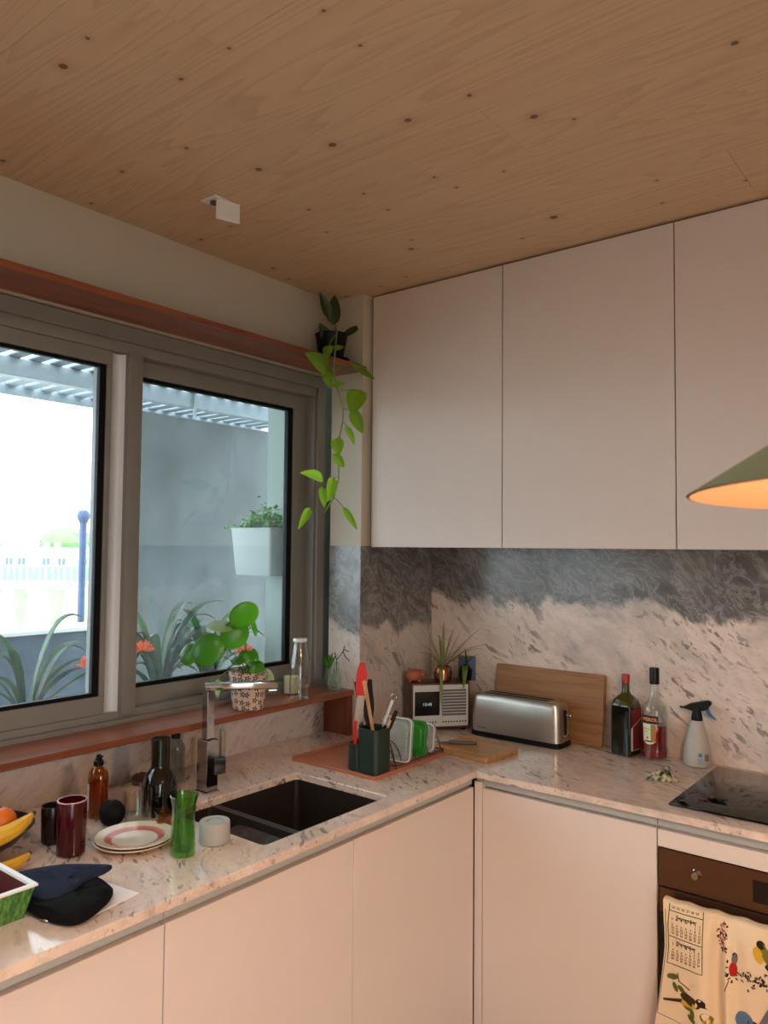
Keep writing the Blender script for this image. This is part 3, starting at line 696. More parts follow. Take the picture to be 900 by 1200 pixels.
cloth = t_.add(t2.v, t2.f).build('cloth', 'towel_cloth', tw)
def print_shapes(name, shapes, parent=tw):
    """shapes: list of (material, polygon in towel x / drop)"""
    mats = []; m = MB()
    for mt, poly in shapes:
        if mt not in mats: mats.append(mt)
        mi = mats.index(mt)
        m.add([(towel_x(x, -d), towel_y(x, -d)-.0009, .004-d) for x, d in poly], [tuple(range(len(poly)))], mi)
    return m.build(name, mats, parent, False)
for nm, c in (('ink_green', (92, 98, 44)), ('ink_brown', (72, 48, 34)), ('ink_dark', (46, 40, 40)), ('ink_red', (176, 38, 36)), ('ink_yellow', (204, 164, 52)), ('ink_blue', (92, 116, 146)), ('ink_grey', (110, 106, 112)), ('ink_pink', (190, 120, 112)), ('ink_olive', (124, 112, 44))):
    plain(nm, c, .9, var=.05, spec=.1)
def line2(pts, w_):
    out = []
    for (x0, y0), (x1, y1) in zip(pts[:-1], pts[1:]):
        n = max(1, int(math.hypot(x1-x0, y1-y0)/.012)); dx, dy = x1-x0, y1-y0; l = math.hypot(dx, dy) or 1; ox, oy = -dy/l*w_/2, dx/l*w_/2
        for k in range(n):
            a, b = k/n, (k+1)/n
            out.append([(x0+dx*a+ox, y0+dy*a+oy), (x0+dx*b+ox, y0+dy*b+oy), (x0+dx*b-ox, y0+dy*b-oy), (x0+dx*a-ox, y0+dy*a-oy)])
    return out
def ell(cx, cy, a, b, rot=0, n=14):
    c, s = math.cos(R(rot)), math.sin(R(rot)); return [(cx+a*math.cos(2*PI*k/n)*c-b*math.sin(2*PI*k/n)*s, cy+a*math.cos(2*PI*k/n)*s+b*math.sin(2*PI*k/n)*c) for k in range(n)]
S_ = []
for pts in ([(.017, .002), (.010, .060), (.010, .160), (.108, .153), (.104, -.003)], [(.015, .020), (.104, .016)], [(.012, .088), (.106, .082)]):
    S_ += [('ink_green', p) for p in line2(pts, .0022)]
print_shapes('calendar_frame', S_)
def print_text(s, size, x, d, mat, parent=tw, name='lettering', slope=-.05):
    m = text_mb(s, size, True); v2 = []
    for px, py, _ in m.v:
        xx = x+px; dd = d-py+slope*px; v2.append((towel_x(xx, -dd), towel_y(xx, -dd)-.0009, .004-dd))
    m.v = v2; return m.build(name, mat, parent, False)
print_text('September', .0125, .060, .031, 'ink_dark'); print_text('November', .0125, .060, .097, 'ink_dark')
def cal(d0, start, days, x0=.022, rows=6):
    for c_, ch in enumerate('SMTWTFS'):
        print_text(ch, .0078, x0+c_*.0125, d0-c_*.0006, 'ink_brown', name='weekday')
    for q in range(days):
        i = q+start; r_, c_ = divmod(i, 7)
        print_text(str(q+1), .0074, x0+c_*.0125, d0+.0075*(r_+1)-c_*.0006, 'ink_brown', name='date')
cal(.040, 5, 30); cal(.106, 4, 30)
for c_ in range(6): print_text(str(24+c_), .0078, .026+c_*.0125, .010-c_*.0006, 'ink_brown', name='date')
B_ = []
# perched olive bird, lower left
B_ += [('ink_brown', ell(.075, .232, .030, .013, 8)), ('ink_yellow', ell(.068, .244, .026, .008, -6)), ('ink_dark', ell(.105, .226, .013, .010, 20)), ('ink_brown', [(.05, .238), (.012, .256), (.014, .261), (.056, .246)]), ('ink_dark', [(.112, .228), (.122, .238), (.112, .236)]),
       ('ink_olive', ell(.118, .262, .016, .012, 30)), ('ink_yellow', ell(.120, .282, .013, .020, 10)), ('ink_olive', ell(.128, .302, .010, .018, -10))]
for p in line2([(.036, .175), (.040, .196), (.074, .206)], .003): B_.append(('ink_brown', p))
for cx, cy, a in ((.026, .190, -30), (.030, .215, 60), (.048, .214, 30), (.060, .222, 10), (.082, .262, 80), (.080, .276, 30), (.066, .252, 10)): B_.append(('ink_green', ell(cx, cy, .013, .007, a, 10)))
print_shapes('bird_print', B_)
B_ = [('ink_blue', ell(.205, .236, .020, .024, 20)), ('ink_brown', ell(.228, .238, .016, .010, 20)), ('ink_grey', [(.236, .232), (.262, .178), (.272, .182), (.250, .236)]), ('ink_dark', [(.242, .244), (.264, .252), (.244, .250)]), ('ink_dark', ell(.208, .250, .018, .008, 10))]
for p in line2([(.165, .262), (.200, .270), (.240, .262), (.246, .25)], .0022)+line2([(.200, .270), (.260, .285), (.300, .290)], .002): B_.append(('ink_brown', p))
rnd = random.Random(5)
for i in range(52):
    B_.append((rnd.choice(['ink_green', 'ink_green', 'ink_red', 'ink_olive']), ell(rnd.uniform(.155, .31), rnd.uniform(.255, .315), .006, .0035, rnd.uniform(0, 180), 8)))
print_shapes('bird_print', B_)
B_ = [('ink_yellow', ell(.243, .062, .011, .020, -15)), ('ink_dark', ell(.249, .036, .010, .010, 0)), ('ink_olive', ell(.260, .056, .010, .026, -22)), ('ink_dark', [(.262, .075), (.292, .112), (.286, .114), (.256, .085)])]
B_ += [('ink_red', ell(.184, .118, .009, .018, 0)), ('ink_grey', ell(.187, .092, .007, .014, 8)), ('ink_dark', ell(.187, .083, .006, .006))]
for i in range(95):
    B_.append((rnd.choice(['ink_dark', 'ink_brown', 'ink_grey']), ell(rnd.uniform(.165, .31), rnd.gauss(.128, .010), .0045, .0022, rnd.uniform(0, 180), 7)))
for i in range(48):
    B_.append((rnd.choice(['ink_pink', 'ink_brown']), ell(rnd.gauss(.155, .009), rnd.uniform(.01, .085), .004, .0025, rnd.uniform(0, 180), 7)))
for p in line2([(.165, .175), (.175, .145)], .002): B_.append(('ink_brown', p))
print_shapes('bird_print', B_)
S_ = [('ink_grey', p) for p in line2([(.005, .02), (.002, .30), (.06, .306)], .0018)]
print_shapes('hem_line', S_)

# pendant lamp close to the camera
plain('shade_green', (116, 122, 92), 0.55, var=0.02)
plain('shade_inner', (150, 108, 76), 0.7, var=0.02)
pl = thing('pendant_lamp', 'sage green cone pendant lamp glowing warm inside', 'lamp', (2.227, -1.983, 1.672))
prof = [(.35, 0), (.30, .032), (.2, .098), (.1, .166), (.045, .205), (.03, .215)]
MB().lathe(prof, 64, close=False).build('shade', 'shade_green', pl)
MB().lathe([(r-.003, z-.0005) for r, z in prof], 64, close=False).build('shade_lining', 'shade_inner', pl)
MB().lathe([(.03, .205), (.032, .24), (.02, .27), (.006, .28)], 24).build('socket_cup', 'black_plastic', pl)
MB().tube([(0, 0, .28), (0, 0, CEIL-1.672-.02)], .003, 8).build('cord', 'black_plastic', pl)
MB().lathe([(.05, CEIL-1.672-.025), (.05, CEIL-1.672-.001)], 24).build('ceiling_rose', 'black_plastic', pl)
emis('bulb_glow', (255, 196, 130), 8)
MB().sphere((0, 0, .10), .035, seg=20, rings=12).build('bulb', 'bulb_glow', pl)
bl = bpy.data.lights.new('pendant_bulb_light', 'POINT'); bl.energy = 28; bl.color = (1.0, 0.69, 0.45); bl.shadow_soft_size = 0.04
blo = bpy.data.objects.new('pendant_bulb_light', bl); blo.location = (2.227, -1.983, 1.715); col.objects.link(blo)

# ceiling fitting
sf = thing('ceiling_fitting', 'small white square fitting with a drop flap on the timber ceiling', 'fitting', (0.35, -1.36, CEIL))
MB().box(-.035, .03, -.045, .04, -.004, -.0005, .001, 1).build('base_plate', 'white_plastic', sf, False)
MB().lathe([(.011, -.012), (.011, -.004)], 14, -.005, -.02).build('lens', 'drain_steel', sf)
fl = MB().box(-.0035, .0035, -.036, .036, -.062, -.0045, .001, 1); fl.xf(Matrix.Translation((.028, 0.005, 0)) @ Matrix.Rotation(R(-18), 4, 'Z')); fl.build('flap', 'white_plastic', sf, False)
# ================================================================== THINGS ON THE WORKTOP
Z0 = CT+.0006
leaf_mat('leaf_pothos', (74, 116, 34), (176, 214, 50), .5, .35)
leaf_mat('leaf_pothos_dark', (44, 66, 34), (70, 104, 40), .2, .4)
leaf_mat('leaf_pilea', (42, 96, 26), (104, 172, 32), .42, .3)
leaf_mat('leaf_pilea_pale', (150, 170, 120), (200, 215, 130), .45, .35)
leaf_mat('leaf_spider', (138, 142, 92), (180, 185, 110), .3, .45)
leaf_mat('leaf_dark', (40, 58, 36), (70, 100, 40), .15, .4)
plain('stem_green', (112, 132, 58), .5); plain('twig_dark', (42, 34, 30), .7)
CAMV = Vector((0.62, -0.78, 0.05)).normalized()
def heart(base, tip, width, nrm=None, fold=.25, sag=.06, shape='heart'):
    b, t = Vector(base), Vector(tip); d = t-b; ln = d.length; d.normalize(); n0 = Vector(nrm or CAMV)
    s_ = d.cross(n0).normalized(); n_ = s_.cross(d).normalized(); m = MB(); nu, nv = 6, 10; vs = []
    for j in range(nv+1):
        v = j/nv
        if shape == 'heart': wv = math.sin(PI*max(1e-4, v)**.60)**.75 if 0 < v < 1 else 0.02
        else: wv = math.sin(PI*v)**.7 if 0 < v < 1 else .02
        back = 0.0
        for i in range(nu+1):
            u = i/nu*2-1; x = u*wv*width/2; lobe = -ln*.10*abs(u)*(1-v)**4 if shape == 'heart' else 0
            p = b+d*(ln*v+lobe)+s_*x+n_*(abs(u)*wv*width*.5*fold-sag*ln*(2*v-1)**2)
            vs.append(p)
    fs = [(j*(nu+1)+i, j*(nu+1)+i+1, (j+1)*(nu+1)+i+1, (j+1)*(nu+1)+i) for j in range(nv) for i in range(nu)]
    return m.add(vs, fs)
def rel(mb, o): return mb.xf(Matrix.Translation(-Vector(o)))

# ---- trailing pothos on the upper shelf
PO = (0.105, -0.605, 2.3368)
pt = thing('trailing_pothos', 'trailing pothos in a black pot on the shelf above the window', 'potted plant', PO)
pot = MB().lathe([(.045, .012), (.047, .015), (.062, .105), (.064, .112), (.058, .112), (.056, .095), (.0, .094)], 28).build('pot', 'black_plastic', pt)
MB().lathe([(.055, 0), (.066, .004), (.072, .014), (.069, .014), (.062, .006), (0, .005)], 28).build('saucer', 'black_plastic', pt)
MB().lathe([(.055, .093), (.0, .1)], 20).build('soil', 'soil', pt)
POTHOS = [(0.12, -0.638, 2.516, 0.12, -0.69, 2.595, 0.039), (0.12, -0.612, 2.495, 0.12, -0.607, 2.604, 0.053), (0.12, -0.63, 2.416, 0.12, -0.691, 2.472, 0.044), (0.12, -0.541, 2.462, 0.14, -0.46, 2.518, 0.027), (0.215, -0.739, 2.36, 0.23, -0.766, 2.304, 0.037), (0.215, -0.702, 2.355, 0.23, -0.672, 2.372, 0.038), (0.215, -0.744, 2.275, 0.23, -0.872, 2.305, 0.062), (0.235, -0.621, 2.313, 0.25, -0.51, 2.27, 0.026), (0.215, -0.749, 2.262, 0.23, -0.74, 2.199, 0.037), (0.215, -0.712, 2.218, 0.23, -0.666, 2.237, 0.029), (0.235, -0.593, 2.218, 0.25, -0.648, 2.118, 0.073), (0.235, -0.625, 2.132, 0.25, -0.582, 2.054, 0.047), (0.215, -0.633, 2.073, 0.23, -0.604, 2.011, 0.03), (0.215, -0.69, 2.023, 0.23, -0.693, 1.963, 0.046), (0.215, -0.701, 1.963, 0.23, -0.661, 1.92, 0.033), (0.215, -0.763, 1.875, 0.23, -0.886, 1.884, 0.041), (0.215, -0.706, 1.875, 0.23, -0.751, 1.789, 0.042), (0.215, -0.766, 1.838, 0.23, -0.765, 1.765, 0.029), (0.215, -0.829, 1.761, 0.23, -0.897, 1.687, 0.028), (0.215, -0.641, 1.767, 0.23, -0.583, 1.691, 0.025)]
STEM = [(0.125, -0.615, 2.44), (0.15, -0.63, 2.475), (0.2, -0.68, 2.42), (0.207, -0.705, 2.275), (0.205, -0.675, 2.204), (0.205, -0.645, 2.141), (0.205, -0.647, 2.097), (0.205, -0.663, 2.036), (0.205, -0.669, 1.967), (0.205, -0.666, 1.883), (0.205, -0.692, 1.809), (0.205, -0.74, 1.749)]
rel(MB().tube(STEM, .0028, 6), PO).build('vine', 'stem_green', pt)
rnd = random.Random(11)
def nearest(path, p):
    return min((Vector(q) for q in path), key=lambda q: (q-Vector(p)).length)
for i, q in enumerate(POTHOS):
    n_ = (CAMV+Vector((rnd.uniform(-.4, .4), rnd.uniform(-.4, .4), rnd.uniform(-.1, .5)))).normalized()
    lf = rel(heart(q[:3], q[3:6], q[6]*1.05, n_), PO).build('leaf', 'leaf_pothos_dark' if i < 4 else 'leaf_pothos', pt)
    a = nearest(STEM, q[:3]) if i > 3 else Vector((0.115, -0.61, 2.435))
    if (a-Vector(q[:3])).length > .004:
        mid = (a+Vector(q[:3]))/2+Vector((0, 0, .008)); rel(MB().tube(bez(a, mid, q[:3], 5), .0014, 5), PO).build('leaf_stalk', 'stem_green', lf)

# ---- pilea in a flowered pot on the sill shelf
def flower_pot_mat():
    m, nt, b = newmat('flower_pot')
    tc = N(nt, 'ShaderNodeTexCoord'); sx = N(nt, 'ShaderNodeSeparateXYZ'); nt.links.new(tc.outputs['Object'], sx.inputs[0])
    at = math_(nt, 'MULTIPLY', math_(nt, 'ARCTAN2', sx.outputs[1], sx.outputs[0]), 2.387)
    cb = N(nt, 'ShaderNodeCombineXYZ'); nt.links.new(at, cb.inputs[0]); nt.links.new(math_(nt, 'MULTIPLY', sx.outputs[2], 41.0), cb.inputs[1])
    vo = N(nt, 'ShaderNodeTexVoronoi', voronoi_dimensions='2D'); vo.inputs['Scale'].default_value = 1.0; vo.inputs['Randomness'].default_value = 0.55; nt.links.new(cb.outputs[0], vo.inputs['Vector'])
    su = N(nt, 'ShaderNodeVectorMath', operation='SUBTRACT'); nt.links.new(cb.outputs[0], su.inputs[0]); nt.links.new(vo.outputs['Position'], su.inputs[1])
    s2 = N(nt, 'ShaderNodeSeparateXYZ'); nt.links.new(su.outputs[0], s2.inputs[0])
    an = math_(nt, 'ARCTAN2', s2.outputs[1], s2.outputs[0]); pet = math_(nt, 'ADD', .30, math_(nt, 'MULTIPLY', math_(nt, 'COSINE', math_(nt, 'MULTIPLY', an, 5.0)), .14))
    ins = math_(nt, 'LESS_THAN', vo.outputs['Distance'], pet); hole_ = math_(nt, 'LESS_THAN', vo.outputs['Distance'], .10)
    k = math_(nt, 'SUBTRACT', ins, hole_, clamp=True)
    nt.links.new(mixc(nt, k, srgb(214, 186, 164), srgb(46, 42, 62)), b.inputs['Base Color']); b.inputs['Roughness'].default_value = .3
flower_pot_mat()
PI0 = (0.092, -0.988, 1.0735)
pi_ = thing('pilea_plant', 'round-leaved plant in a cream pot with dark flower print on the sill shelf', 'potted plant', PI0)
MB().lathe([(.05, 0), (.053, .003), (.068, .122), (.069, .127), (.063, .127), (.061, .11), (.0, .108)], 36).build('pot', 'flower_pot', pi_)
MB().lathe([(.061, .109), (.03, .116), (0, .118)], 20).build('soil', 'soil', pi_)
rel(MB().tube([(.092, -.988, 1.18), (.09, -1.0, 1.25), (.092, -1.012, 1.33)], [.005, .0045, .004], 7), PI0).build('stem', 'stem_green', pi_)
def disc_leaf(c, n_, r, asp=1.0, dome=.18):
    n_ = Vector(n_).normalized(); u = n_.orthogonal().normalized(); v = n_.cross(u); m = MB(); vs = [Vector(c)+n_*r*dome]; fs = []; seg = 20
    for q, h in ((.35, .16), (.7, .10), (.92, .0), (1.0, -.06)):
        for k in range(seg):
            a = 2*PI*k/seg; vs.append(Vector(c)+(u*math.cos(a)*asp+v*math.sin(a))*r*q+n_*r*h*dome/.18)
    for k in range(seg): fs.append((0, 1+k, 1+(k+1) % seg))
    for j in range(3):
        for k in range(seg): fs.append((1+j*seg+k, 1+(j+1)*seg+k, 1+(j+1)*seg+(k+1) % seg, 1+j*seg+(k+1) % seg))
    return m.add(vs, fs)
PL = [((.15, -1.065, 1.398), (.9, -.5, -.35), .046, 'leaf_pilea'), ((.16, -1.222, 1.302), (.55, -.95, .25), .049, 'leaf_pilea'), ((.10, -1.062, 1.33), (.8, -.6, .1), .046, 'leaf_pilea'), ((.06, -1.085, 1.36), (.3, -.2, .9), .043, 'leaf_pilea_pale'),
      ((.08, -.955, 1.345), (.9, .6, .3), .030, 'leaf_pilea'), ((.12, -1.013, 1.25), (.8, -.5, .3), .022, 'leaf_pilea'), ((.15, -1.005, 1.214), (.9, -.4, .1), .027, 'leaf_pilea'), ((.07, -.872, 1.155), (.9, .3, .3), .036, 'leaf_pilea_pale'),
      ((.07, -1.225, 1.278), (.2, -.95, .2), .034, 'leaf_pilea'), ((.13, -1.045, 1.262), (.6, -.8, .4), .018, 'leaf_pilea'), ((.10, -.965, 1.255), (.8, .4, .5), .022, 'leaf_pilea'), ((.06, -1.01, 1.235), (.4, -.5, .8), .022, 'leaf_pilea')]
for i, (c, n_, r, mt) in enumerate(PL):
    lf = rel(disc_leaf(c, n_, r, 1.12), PI0).build('leaf', mt, pi_)
    a = (.092, -1.0, 1.20+.008*(i % 4)) if c[2] < 1.33 else (.092, -1.01, 1.31); mid = ((a[0]+c[0])/2, (a[1]+c[1])/2, max(a[2], c[2])+.015)
    rel(MB().tube(bez(a, mid, c, 6), .0016, 5), PI0).build('leaf_stalk', 'stem_green', lf)
rel(MB().tube(bez((.1, -1.0, 1.19), (.11, -1.10, 1.24), (.12, -1.145, 1.19), 7), .0018, 5), PI0).build('offshoot', 'stem_green', pi_)
lf = rel(heart((.12, -1.145, 1.19), (.125, -1.15, 1.135), .022, None), PI0).build('leaf', 'leaf_pilea_pale', pi_)

# ---- glass things on the sill shelf
SZ = 1.0735
gb = thing('clear_bottle', 'empty clear glass milk bottle on the sill shelf beside the window frame', 'bottle', (0.114, -0.763, SZ))
MB().lathe([(.032, 0), (.0365, .004), (.0365, .11), (.034, .125), (.0235, .19), (.021, .205), (.0245, .208), (.0245, .219), (.021, .219), (.0195, .205), (.022, .189), (.0325, .124), (.035, .11), (.035, .008), (.0, .010)], 32, close=False).build('glass', 'clear_glass', gb)
plain('white_lip', (226, 226, 222), .3)
MB().lathe([(.0248, .2075), (.0255, .210), (.0255, .217), (.0248, .2195), (.0205, .2195)], 28, close=False).build('rim', 'white_lip', gb)
cd = thing('candle_glass', 'cream candle in a small glass behind the milk bottle', 'candle', (0.018, -0.71, SZ))
MB().lathe([(.026, 0), (.029, .003), (.031, .082), (.029, .082), (.027, .006), (0, .005)], 24, close=False).build('glass', 'clear_glass', cd)
plain('wax', (236, 220, 186), .5, var=.02)
MB().lathe([(.0265, .0065), (.0283, .066), (.0, .067)], 24).build('wax', 'wax', cd)
MB().tube([(0, 0, .066), (.001, 0, .076)], .001, 5).build('wick', 'twig_dark', cd)
v1 = thing('bud_vase', 'small clear jar with a green sprig at the end of the sill shelf', 'vase', (0.058, -0.546, SZ))
MB().lathe([(.017, 0), (.0185, .003), (.0185, .055), (.012, .068), (.0105, .085), (.012, .088), (.0095, .088), (.0085, .07), (.016, .054), (.016, .006), (0, .005)], 20, close=False).build('glass', 'pale_glass', v1)
MB().tube([(0, 0, .01), (0, 0, .09)], .0015, 5).build('stem', 'stem_green', v1)
for i in range(7):
    a = i*2.4; d = Vector((math.cos(a)*.6, math.sin(a)*.8, 1.2)).normalized()
    heart(Vector((0, 0, .075+.003*i)), Vector((0, 0, .075+.003*i))+d*.055, .012, (d.z, 0, -d.x), .3, .05, 'plain').build('leaf', 'leaf_pilea', v1)
v2 = thing('twig_vase', 'slim pale glass bottle vase with dark twigs, last on the sill shelf', 'vase', (0.108, -0.556, SZ))
MB().lathe([(.019, 0), (.021, .004), (.020, .045), (.012, .095), (.0105, .11), (.012, .113), (.0095, .113), (.009, .096), (.017, .046), (.0175, .008), (0, .006)], 20, close=False).build('glass', 'pale_glass', v2)
for pts in ([(0, 0, .01), (0, .0, .12), (.004, .04, .155), (.002, .075, .142)], [(0, 0, .12), (0, -.012, .148)], [(.003, .03, .15), (.002, .05, .125), (.004, .07, .108)], [(.003, .035, .153), (.0, .045, .168)], [(.003, .075, .142), (.0, .094, .15)]):
    MB().tube(pts, .0018, 5).build('twig', 'twig_dark', v2)

# ---- wash-up corner on the left
def bottle_pump(name, label, loc, bodymat, liqmat, r, h, lvl, rz=0):
    t = thing(name, label, 'bottle', loc, rz)
    prof = [(r*.9, 0), (r, .004), (r, h*.62), (r*.95, h*.70), (r*.62, h*.79), (r*.40, h*.82), (r*.40, h*.845)]
    inner = [(r*.38, h*.84), (r*.38, h*.82), (r*.58, h*.785), (r*.9, h*.69), (r*.93, h*.6), (r*.93, .008), (0, .008)]
    MB().lathe(prof+inner, 28, sx=1, sy=.8, close=False).build('bottle_body', bodymat, t)
    if liqmat: MB().lathe([(r*.88, .0085), (r*.9, h*lvl), (0, h*lvl+.0005)], 28, sx=1, sy=.8).build('liquid', liqmat, t)
    cap = MB().lathe([(r*.46, h*.83), (r*.46, h*.90), (r*.30, h*.915), (r*.30, h*.94)], 18); cap.lathe([(r*.2, h*.94), (r*.24, h*.97), (r*.18, h)], 14); cap.build('cap', 'black_plastic', t)
    sp = MB().box(-r*.16, r*.42, -r*.14, r*.14, h*.955, h*.985, .001, 1); sp.build('spout', 'black_plastic', t); return t
plain('amber_soap_liquid', (150, 92, 22), .15, var=.08); plain('paper_white', (228, 224, 216), .7, var=.02)
t = bottle_pump('dish_soap_bottle', 'amber dish soap bottle with black cap by the window wall', (0.212, -1.622, Z0), 'amber_glass_mat', 'amber_soap_liquid', .029, .165, .60, R(20))
m = MB(); n = 10
m.grid(lambda u, v: (.0293*math.cos(PI*1.05+u*1.0), .0293*.8*math.sin(PI*1.05+u*1.0), .02+v*.07), n, 1); m.build('label', 'paper_white', t)
bottle_pump('clear_soap_bottle', 'clear soap bottle with black cap standing behind the dark carafe', (0.124, -1.309, Z0), 'smoke_clear', None, .031, .165, .4, R(30))
plain('scourer', (74, 50, 42), .9, var=.3, scale=150, bmp=1.0)
m = MB(); rnd = random.Random(3)
m.sphere((0, 0, .022), .03, 1, 1, .72, 22, 14); m.v = [(x*(1+rnd.uniform(-.08, .08)), yv*(1+rnd.uniform(-.08, .08)), max(0, z*(1+rnd.uniform(-.08, .08)))) for x, yv, z in m.v]
o = m.build('scouring_pad', 'scourer'); o.location = (0.085, -1.40, Z0); tag(o, 'round brown scouring pad beside the clear soap bottle', 'scourer')
def cup(name, label, loc, mat, r0, r1, h, wall=.003, seg=32, inner=None):
    t = thing(name, label, 'cup', loc)
    MB().lathe([(r0*.85, 0), (r0, .005), ((r0+r1)/2*1.01, h*.5), (r1, h*.97), (r1-.001, h), (r1-wall, h), (r1-wall-.0005, h*.96), (r0-wall, .01), (0, .009)], seg, close=False).build('body', mat, t); return t
plain('glaze_red', (66, 6, 15), .14, var=.12); plain('glaze_dark', (30, 14, 14), .25, var=.1); plain('glaze_rim', (176, 120, 110), .2)
t = cup('red_tumbler', 'glossy dark red ceramic tumbler beside the plates', (0.389, -1.798, Z0), 'glaze_red', .032, .0335, .125)
MB().lathe([(.0336, .1235), (.0332, .1255), (.0308, .1255), (.0304, .123)], 32, close=False).build('rim', 'glaze_rim', t)
t = cup('dark_tumbler', 'dark brown ceramic tumbler half hidden behind the red one', (0.29, -1.79, Z0), 'glaze_dark', .026, .0275, .09)
plain('avocado_skin', (14, 12, 11), .7, spec=.15, var=.3, scale=90, bmp=.6)
av = thing('avocado', 'dark ripe avocado in front of the amber soap bottle', 'fruit', (0.30, -1.635, Z0))
m = MB(); m.sphere((0, 0, .033), .034, 1, .95, .97, 24, 16); m.build('flesh', 'avocado_skin', av); MB().lathe([(.004, .064), (.003, .068), (0, .0685)], 8).build('stem_end', 'wood_red', av)
t = thing('clear_tumbler', 'clear straight drinking glass behind the stacked plates', 'glass', (0.330, -1.578, Z0))
MB().lathe([(.0335, 0), (.0355, .003), (.0362, .085), (.0347, .085), (.0337, .008), (0, .007)], 32, close=False).build('glass', 'clear_glass', t)
plain('salt_pink', (206, 150, 126), .7, var=.12, scale=120)
t = thing('pink_salt_jar', 'small glass jar of pink salt seen through the clear tumbler', 'jar', (0.235, -1.535, Z0))
MB().lathe([(.024, 0), (.026, .003), (.027, .07), (.025, .07), (.024, .005), (0, .004)], 24, close=False).build('glass', 'clear_glass', t); MB().lathe([(.0238, .0055), (.0245, .058), (0, .06)], 24).build('salt', 'salt_pink', t)
t = thing('dark_carafe', 'smoky grey glass carafe with a wide neck behind the green vase', 'carafe', (0.309, -1.496, Z0))
MB().lathe([(.045, 0), (.047, .004), (.0485, .03), (.0465, .075), (.038, .108), (.027, .120), (.0255, .13), (.026, .2), (.0245, .2), (.024, .13), (.0255, .121), (.036, .108), (.0445, .075), (.0465, .03), (.045, .008), (0, .007)], 36, close=False).build('glass', 'grey_glass', t)
MB().lathe([(.0445, .0085), (.046, .03), (.0445, .06), (0, .061)], 32).build('liquid', 'black_gloss', t)
t = thing('amber_votive', 'small amber glass in front of the dark carafe', 'glass', (0.425, -1.565, Z0))
MB().lathe([(.019, 0), (.021, .003), (.022, .045), (.0205, .045), (.0195, .006), (0, .005)], 24, close=False).build('glass', 'amber_glass_mat', t); MB().lathe([(.0192, .0062), (.02, .022), (0, .0225)], 24).build('wax', 'amber_soap_liquid', t)
def plate_mat():
    m, nt, b = newmat('plate_glaze'); tc = N(nt, 'ShaderNodeTexCoord'); ln = N(nt, 'ShaderNodeVectorMath', operation='LENGTH')
    mp = N(nt, 'ShaderNodeMapping'); mp.inputs['Scale'].default_value = (1, 1, 0); nt.links.new(tc.outputs['Object'], mp.inputs[0]); nt.links.new(mp.outputs[0], ln.inputs[0])
    r = math_(nt, 'DIVIDE', ln.outputs['Value'], .1)
    c = ramp(nt, r, [(0.0, srgb(222, 212, 190)), (.52, srgb(222, 212, 190)), (.56, srgb(190, 92, 84)), (.68, srgb(198, 118, 106)), (.74, srgb(226, 210, 186)), (.93, srgb(226, 210, 186)), (.96, srgb(120, 60, 44))])
    nt.links.new(c, b.inputs['Base Color']); b.inputs['Roughness'].default_value = .12; b.inputs['Coat Weight'].default_value = .3
plate_mat()
pp_ = MB().lathe([(.05, 0), (.055, .001), (.06, .004), (.092, .0125), (.0935, .0145), (.092, .0155), (.062, .008), (.056, .0055), (0, .005)], 48)
o = pp_.build('side_plate', 'plate_glaze'); o.location = (0.449, -1.669, Z0); tag(o, 'cream plate at the bottom of the stack of two', 'plate', 'stacked plates')
o2 = o.copy(); col.objects.link(o2); o2.location = (0.450, -1.667, Z0+.0075); tag(o2, 'cream plate with a pink ring, on top of the other plate', 'plate', 'stacked plates')
t = thing('green_vase', 'tall wavy green glass vase in front of the sink', 'vase', (0.593, -1.633, Z0))
prof = [(.027, 0), (.0295, .004), (.0285, .04), (.0262, .085), (.0275, .115), (.033, .138), (.0315, .139), (.0255, .115), (.024, .085), (.026, .04), (.026, .012), (0, .012)]
m = MB().lathe(prof, 40, close=False); m.v = [(x*(1+.035*math.sin(3*math.atan2(yv, x)+z*40)*min(1, z*12)), yv*(1+.035*math.sin(3*math.atan2(yv, x)+z*40)*min(1, z*12)), z) for x, yv, z in m.v]; m.build('glass', 'green_glass', t)
plain('grey_matte', (170, 166, 158), .5, var=.02); plain('mint', (160, 186, 170), .4, var=.02)
t = thing('grey_canister', 'low round grey canister with a sunken lid beside the sink', 'canister', (0.587, -1.534, Z0))
MB().lathe([(.0355, 0), (.0375, .002), (.0375, .048), (.0355, .051), (.021, .051), (.0195, .046), (0, .046)], 36).build('body', 'grey_matte', t); MB().lathe([(.0188, .0463), (.018, .0475), (0, .048)], 28).build('lid', 'mint', t)

# fruit bowl, tray, oven mitt, napkin
BO = (0.232, -1.945, Z0)
plain('bowl_dark', (34, 24, 24), .25, var=.1)
t = thing('fruit_bowl', 'dark shallow fruit bowl at the picture edge', 'bowl', BO)
MB().lathe([(.045, 0), (.05, .004), (.09, .028), (.122, .06), (.125, .064), (.121, .064), (.088, .034), (.05, .01), (0, .009)], 40, close=False).build('bowl', 'bowl_dark', t)
def orange_mat(n, c):
    plain(n, c, .4, var=.06, scale=12, bmp=.3)
orange_mat('orange_peel', (232, 116, 30)); plain('banana_peel', (222, 170, 40), .5, var=.1, scale=25); plain('banana_tip', (66, 48, 26), .7)
def fruit(name, label, c, r, mat):
    t = thing(name, label, 'fruit', c); MB().sphere((0, 0, r), r, 1, 1, .94, 24, 16).build('peel', mat, t); MB().lathe([(.005, r*1.93), (.003, r*1.965), (0, r*1.965)], 8).build('stem_end', 'banana_tip', t)
fruit('orange', 'bright orange in the fruit bowl nearest the dark tumbler', (0.262, -1.905, Z0+.035), .037, 'orange_peel')
fruit('orange', 'orange at the back of the fruit bowl', (0.195, -1.935, Z0+.035), .036, 'orange_peel')
